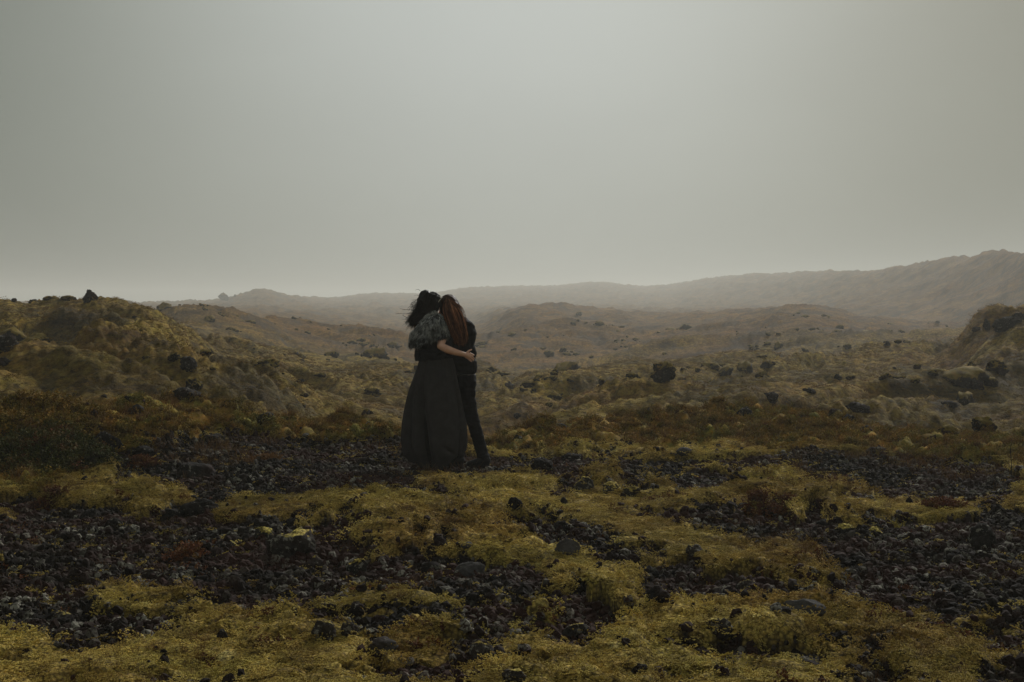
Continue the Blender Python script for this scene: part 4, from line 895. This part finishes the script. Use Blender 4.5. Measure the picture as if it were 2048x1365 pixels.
r = np.random.default_rng(5); n_ = 15000; a = np.where(np.arange(n_) % 6 > 0, r.uniform(PI * .9, 2.1 * PI, n_), r.uniform(0, 2 * PI, n_)); t = r.uniform(size=n_) ** .9
u = a % (2 * PI) / (2 * PI) * nth; k = u.astype(int) % nth; z = np.minimum((t * (nz - 1)).astype(int), nz - 2); r1, r2 = r.uniform(size=(n_, 1)), r.uniform(size=(n_, 1))
p = GV[z, k] + (GV[z + 1, k] - GV[z, k]) * r1 + (GV[z, (k + 1) % nth] - GV[z, k]) * r2
nrm = np.stack([np.cos(a), np.sin(a), np.full(n_, .25)], 1); c1, c2 = pn3(p * 26, 9), pn3(p * 26 + 40, 8)
d = nrm * .7 + np.stack([-.20 + c1 * 1.1, 0 * c1, -.65 + c2 * .8], 1) + r.normal(size=(n_, 3)) * .22; d[t < .1, 2] += 1.5; d /= np.linalg.norm(d, axis=1)[:, None]; L = r.uniform(.020, .042, (n_, 1))
paths = np.stack([p, p + d * L * .55 + nrm * .004, p + d * L + np.array([-.10, 0, -.35]) * L], 1)
tones = np.clip(.63 + .55 * pn3(p * (55, 55, 28), 4) + .3 * pn3(p * 14, 3) + r.normal(size=n_) * .22 + .3 * (t < .14) - .2 * (t > .85), 0, 1)
strands('fur', m_fur, shawl, paths, tones, .0021)
# dark fur trim at the waist of the bodice
paths = []; tones = []
for i in range(2200):
    a = r.uniform(PI * .95, 2.05 * PI); row = r.uniform(690, 712); rx = 33.5 + 1.5 * math.sin((row - 686) / 30 * PI)
    p = np.array([(868 + rx * math.cos(a) - CXP) * S, YC - .05 + .13 * math.sin(a), EYE - (row - HOR) * S + SH]); nrm = np.array([math.cos(a), math.sin(a), 0]); d = nrm * .6 + np.array([0, 0, -.8]) + r.normal(size=3) * .35; d /= np.linalg.norm(d); L = r.uniform(.015, .028)
    paths.append([p, p + d * L * .6, p + d * L]); tones.append(max(0, r.normal() * .12))
strands('dark_fur_trim', m_fur, A, paths, tones, .0016)
# hair
def hair_cap(bl_parts, name, mat, parent, tone=.2):
    o = bl_parts.build(name, mat, parent, .006, 3, .6, lambda V: pn3(V * 30, 6) * .006 + pn3(V * 75, 7) * .003); attr(o.data, 'tone', np.full(len(o.data.vertices), tone)); return o
bl = Blob(); bl.ball(W(856.5, 602, -.055), .110, (1.02, .95, 1.10)); bl.ball(W(852, 588, -.05), .07); bl.ball(W(866, 592, -.04), .075); bl.limb([W(850, 612, -.07), W(838, 622, -.06), W(829, 632, -.05), W(824, 641, -.04)], [.085, .065, .045, .022])
hairA = hair_cap(bl, 'hair', m_hair1, A)
r = np.random.default_rng(11); paths = []; tones = []
for i in range(950):                                # locks over the skull sweeping left and down
    a = r.uniform(-.2, 1.0); b_ = r.uniform(); s0 = np.array(W(858 + 20 * math.cos(PI * (.10 + .75 * b_)), 604 - 24 * math.sin(PI * (.1 + .75 * b_)), -.06 - .09 * r.uniform() * math.sin(PI * b_)))
    e0 = np.array(W(826 + r.normal() * 7 + 10 * b_ * 0, 638 + r.normal() * 7, -.06 + r.normal() * .03)); m1 = np.array(W(866 - 26 * b_ + r.normal() * 3, 598 + 10 * (1 - b_) + r.normal() * 4, -.17)); m2 = np.array(W(842 + r.normal() * 5, 618 + r.normal() * 6, -.14 + r.normal() * .02))
    paths.append(bez([s0, m1, m2, e0], 9)); tones.append(min(1, max(0, .3 + r.normal() * .3)))
for i in range(110):                                # curls and frizz on the windward edge
    s0 = np.array([*W(838 + r.normal() * 6, 612 + r.normal() * 12, -.08)]); ang = r.uniform(0, 6.28); R_ = r.uniform(.012, .035); c = s0 + np.array([-.012 - r.uniform() * .035, 0, r.normal() * .02])
    ph = np.linspace(ang, ang + r.uniform(1.5, 4.5), 9); cu = (np.stack([c[0] + R_ * np.cos(ph), np.full(9, c[1]) + r.normal() * .02, c[2] + R_ * 1.2 * np.sin(ph) - np.linspace(0, .03, 9)], 1)); w9 = np.linspace(0, 1, 9)[:, None] ** .6; paths.append(s0 * (1 - w9) + cu * w9); tones.append(.1)
strands('hair_locks', m_hair1, hairA, paths, tones, .0024)
WIS = [((846, 602), (832, 598), (826, 594), (826.5, 594.5)), ((842, 604), (834, 601), (828, 599), (823, 603)), ((838, 610), (826, 602), (818, 606), (816, 612)), ((838, 613), (828, 606), (822, 604), (818, 616)), ((836, 614), (822, 612), (812, 614), (801, 611)),
       ((834, 620), (820, 622), (808, 619), (793, 620)), ((832, 624), (822, 632), (812, 628), (806, 622)), ((830, 628), (818, 632), (811, 636), (812, 642)), ((828, 634), (816, 634), (811, 640), (816, 642)), ((826, 640), (820, 634), (812, 630), (813, 637)),
       ((868, 588), (874, 582), (880, 581), (884, 589)), ((870, 590), (877, 585), (881, 587), (883, 592)), ((866, 592), (874, 586), (880, 590), (880, 597)), ((868, 594), (876, 592), (880, 594), (878, 600)), ((848, 584), (842, 581), (848, 579), (856, 580)), ((840, 618), (828, 616), (822, 612), (824, 606))]
paths = []; r = np.random.default_rng(12)
for w_ in WIS:
    for k in range(3): paths.append(bez([np.array(W(x + r.normal() * .8 * (q > 0), y + r.normal() * 1.0 * (q > 0), -.08 + r.normal() * .01)) for q, (x, y) in enumerate(w_)], 12))
strands('loose_hair', m_hair1, hairA, paths, [.1] * len(paths), .0016)
for k in (0,):
    bl = Blob(); 
    for kx in (868, 884): bl.limb([W(kx, 928, -.06), W(kx + 6, 931, .08)], [.045, .036]); bl.limb([W(kx, 905, -.04), W(kx, 930, -.05)], [.05, .045])
bl.build('boots', m_shoe, A, .006, 3)

# --- partner in black jacket and trousers
B = link('person', None, None, (W(945, 922).x, YC + .08, GZ), category='person', label='person with long straight auburn hair in black jacket and trousers, head leaning on the other')
bl = Blob(); bl.ball(W(896, 606, .06), .092, (.95, 1.05, 1.15), -.25); face(bl, W(895, 607, .06), .09, (-.8, .5, -.3))
bl.limb([W(900, 622, .07), W(908, 638, .08)], [.055, .058]); bl.ball(W(915, 660, .08), .13, (1.15, .75, 1.2)); bl.ball(W(921, 700, .08), .115, (1.1, .8, 1.3)); bl.ball(W(927, 748, .08), .112, (.95, .95, .95))
bl.limb([W(897, 650, .12), W(936, 652, .06)], [.055, .055])
bl.limb([W(936, 655, .07), W(940, 690, .14), W(905, 700, .24)], [.045, .04, .03]); bl.ball(W(895, 700, .25), .035, (1.2, .5, 1))
bl.limb([W(897, 655, .04), W(893, 690, -.12), W(870, 702, -.17), W(846, 699, -.12)], [.045, .04, .034, .025]); bl.ball(W(840, 697, -.07), .03, (.7, 1.2, 1))
for q in range(4): bl.limb([W(838, 692 + q * 3.6, -.06), W(836, 693 + q * 3.6, -.02), W(838, 694 + q * 3.6, .02)], [.009, .008, .007], seg=8)
LEG1 = [W(931, 757, .06), W(933, 790, .06), W(944, 832, .06), W(953, 862, .07), W(967, 912, .08)]; LEG2 = [W(918, 757, .12), W(915, 838, .14), W(916, 912, .14)]
bl.limb(LEG1, [.09, .075, .055, .052, .036]); bl.limb(LEG2, [.09, .055, .036])
bl.limb([W(968, 917, .07), W(946, 921, .02)], [.033, .026]); bl.limb([W(916, 917, .14), W(900, 921, .10)], [.033, .026])
bl.build('body', m_skin, B, .005, 2, .35)
wr = lambda V: pn3(V * (9, 9, 26), 3) * .009 + pn3(V * 30, 5) * .003
bl = Blob(); bl.ball(W(918, 662, .08), .150, (1.10, .82, 1.18)); bl.ball(W(923, 700, .08), .140, (1.02, .88, 1.2)); bl.ball(W(926, 724, .08), .140, (.98, .92, .72)); bl.ball(W(928, 733, .08), .135, (.92, .96, .5))
bl.limb([W(899, 648, .11), W(912, 645, .09), W(934, 656, .06)], [.065, .075, .072])
bl.limb([W(936, 658, .05), W(937, 680, .08), W(939, 697, .14), W(905, 700, .25)], [.066, .058, .05, .042])
bl.limb([W(899, 656, .03), W(895, 690, -.12), W(872, 703, -.175), W(848, 700, -.13)], [.058, .052, .050, .046])
bl.build('jacket', m_jacket, B, .007, 3, 1, wr)
bl = Blob(); bl.ball(W(928, 738, .08), .134, (.86, .95, .25)); bl.build('jacket_hem', m_jacket, B, .006, 2, 1, lambda V: pn3(V * 30, 5) * .002)
bl = Blob(); bl.ball(W(928, 742.5, .08), .133, (.84, .93, .05))
m_belt, t, b = mat_new('belt_edge'); b.inputs['Base Color'].default_value = (.10, .095, .085, 1); b.inputs['Roughness'].default_value = .4
bl.build('belt', m_belt, B, .004, 1)
bl = Blob(); bl.ball(W(927.5, 760, .07), .128, (.88, .98, .75)); bl.ball(W(928, 748, .08), .135, (.86, .96, .32)); bl.ball(W(928, 754, .08), .135, (.86, .96, .5)); bl.ball(W(935, 762, .05), .085); bl.limb(LEG1, [.098, .086, .064, .062, .058]); bl.limb(LEG2, [.098, .068, .056])
bl.build('trousers', m_trouser, B, .007, 3, 1, lambda V: pn3(V * (12, 12, 34), 3) * .007 + pn3(V * 40, 6) * .002)
for (a, b_, c) in ((968, 957, 940), (915, 905, 890)):
    dd = .07 if a > 950 else .13
    bl = Blob(); bl.limb([W(a + 3, 916, dd), W(b_, 919, dd - .02), W(c, 922, dd - .05)], [.050, .042, .034]); bl.limb([W(a, 908, dd), W(a + 1, 917, dd)], [.05, .048])
    sh = bl.build('shoe', m_shoe, B, .005, 3, 1, lambda V: np.where(V[:, 2] < GZ + .03, 0, 0) + pn3(V * 60, 2) * .002)
    bl = Blob(); bl.limb([W(a + 5, 925, dd), W(b_, 926, dd - .02), W(c - 2, 926.5, dd - .05)], [.03, .026, .026]); so = bl.build('sole', m_shoe, B, .005, 2); mw = so.data; so.parent = sh; so.location = Vector(B.location) * 0
# auburn hair
bl = Blob(); bl.ball(W(898, 605, .03), .100, (1.0, 1.0, 1.12), -.3); bl.limb([W(903, 610, .0), W(910, 632, -.03), W(916, 650, -.05), W(922, 664, -.05)], [.088, .085, .068, .035])
hairB = hair_cap(bl, 'hair', m_hair2, B, .12)
r = np.random.default_rng(21); paths = []; tones = []
for i in range(1900):
    b_ = r.uniform(); a = PI * (1.02 - .98 * b_)
    s0 = np.array(W(893 + 6 * b_ + r.normal() * .6, 591 + r.normal() * 1.5 + 6 * abs(b_ - .4), .0 - .05 * r.uniform()))
    wv = r.normal() * .8; dep = -.12 - .03 * r.uniform()
    L1 = np.array([878 + 46 * b_, 606 + 2 * b_]); L2 = np.array([890 + 43.5 * b_, 636 + r.normal() * 2]); e0 = np.array([912 + 21 * b_ + r.normal() * 2.2, 671 + r.normal() * 5 + 4 * math.sin(PI * b_)])
    pts = [s0, np.array(W(L1[0] + wv, L1[1], -.06 - .09 * math.sin(PI * min(1, b_ + .1)))), np.array(W(L2[0] + wv, L2[1], dep + .02 * abs(b_ - .5))), np.array(W(*e0, -.12 + r.normal() * .01))]
    paths.append(bez(pts, 11)); st = pn3(np.array([[b_ * 13, .3, .7]]), 6)[0] * .55 + pn3(np.array([[b_ * 40, 1.3, .7]]), 7)[0] * .4; tones.append(min(1, max(0, .30 + st + r.normal() * .16 + .15 * (b_ > .3))))
strands('hair_strands', m_hair2, hairB, paths, tones, .0020)
paths = []
for i in range(26):
    b_ = r.uniform(); s0 = W(900 + 24 * b_, 590 + 16 * b_, -.06); paths.append(bez([np.array(s0), np.array(W(912 + 24 * b_ + r.normal() * 2, 600 + 20 * b_, -.08)), np.array(W(926 + 9 * b_ + r.normal() * 3, 628 + 20 * b_ + r.normal() * 6, -.08)), np.array(W(931 + r.normal() * 4, 650 + r.normal() * 14, -.1))], 10))
strands('loose_hair', m_hair2, hairB, paths, [.5] * len(paths), .0011)
# bead hairband
bm = bmesh.new()
for q in bez([np.array(W(884, 589, -.06)), np.array(W(880, 594, -.09)), np.array(W(875, 599, -.10)), np.array(W(875.5, 608, -.07))], 17):
    bmesh.ops.create_icosphere(bm, subdivisions=1, radius=.0048, matrix=Matrix.Translation(Vector(q) - B.location))
me = bpy.data.meshes.new('bead_hairband'); bm.to_mesh(me); bm.free(); me.materials.append(m_bead); link('bead_hairband', me, B, kind='stuff')
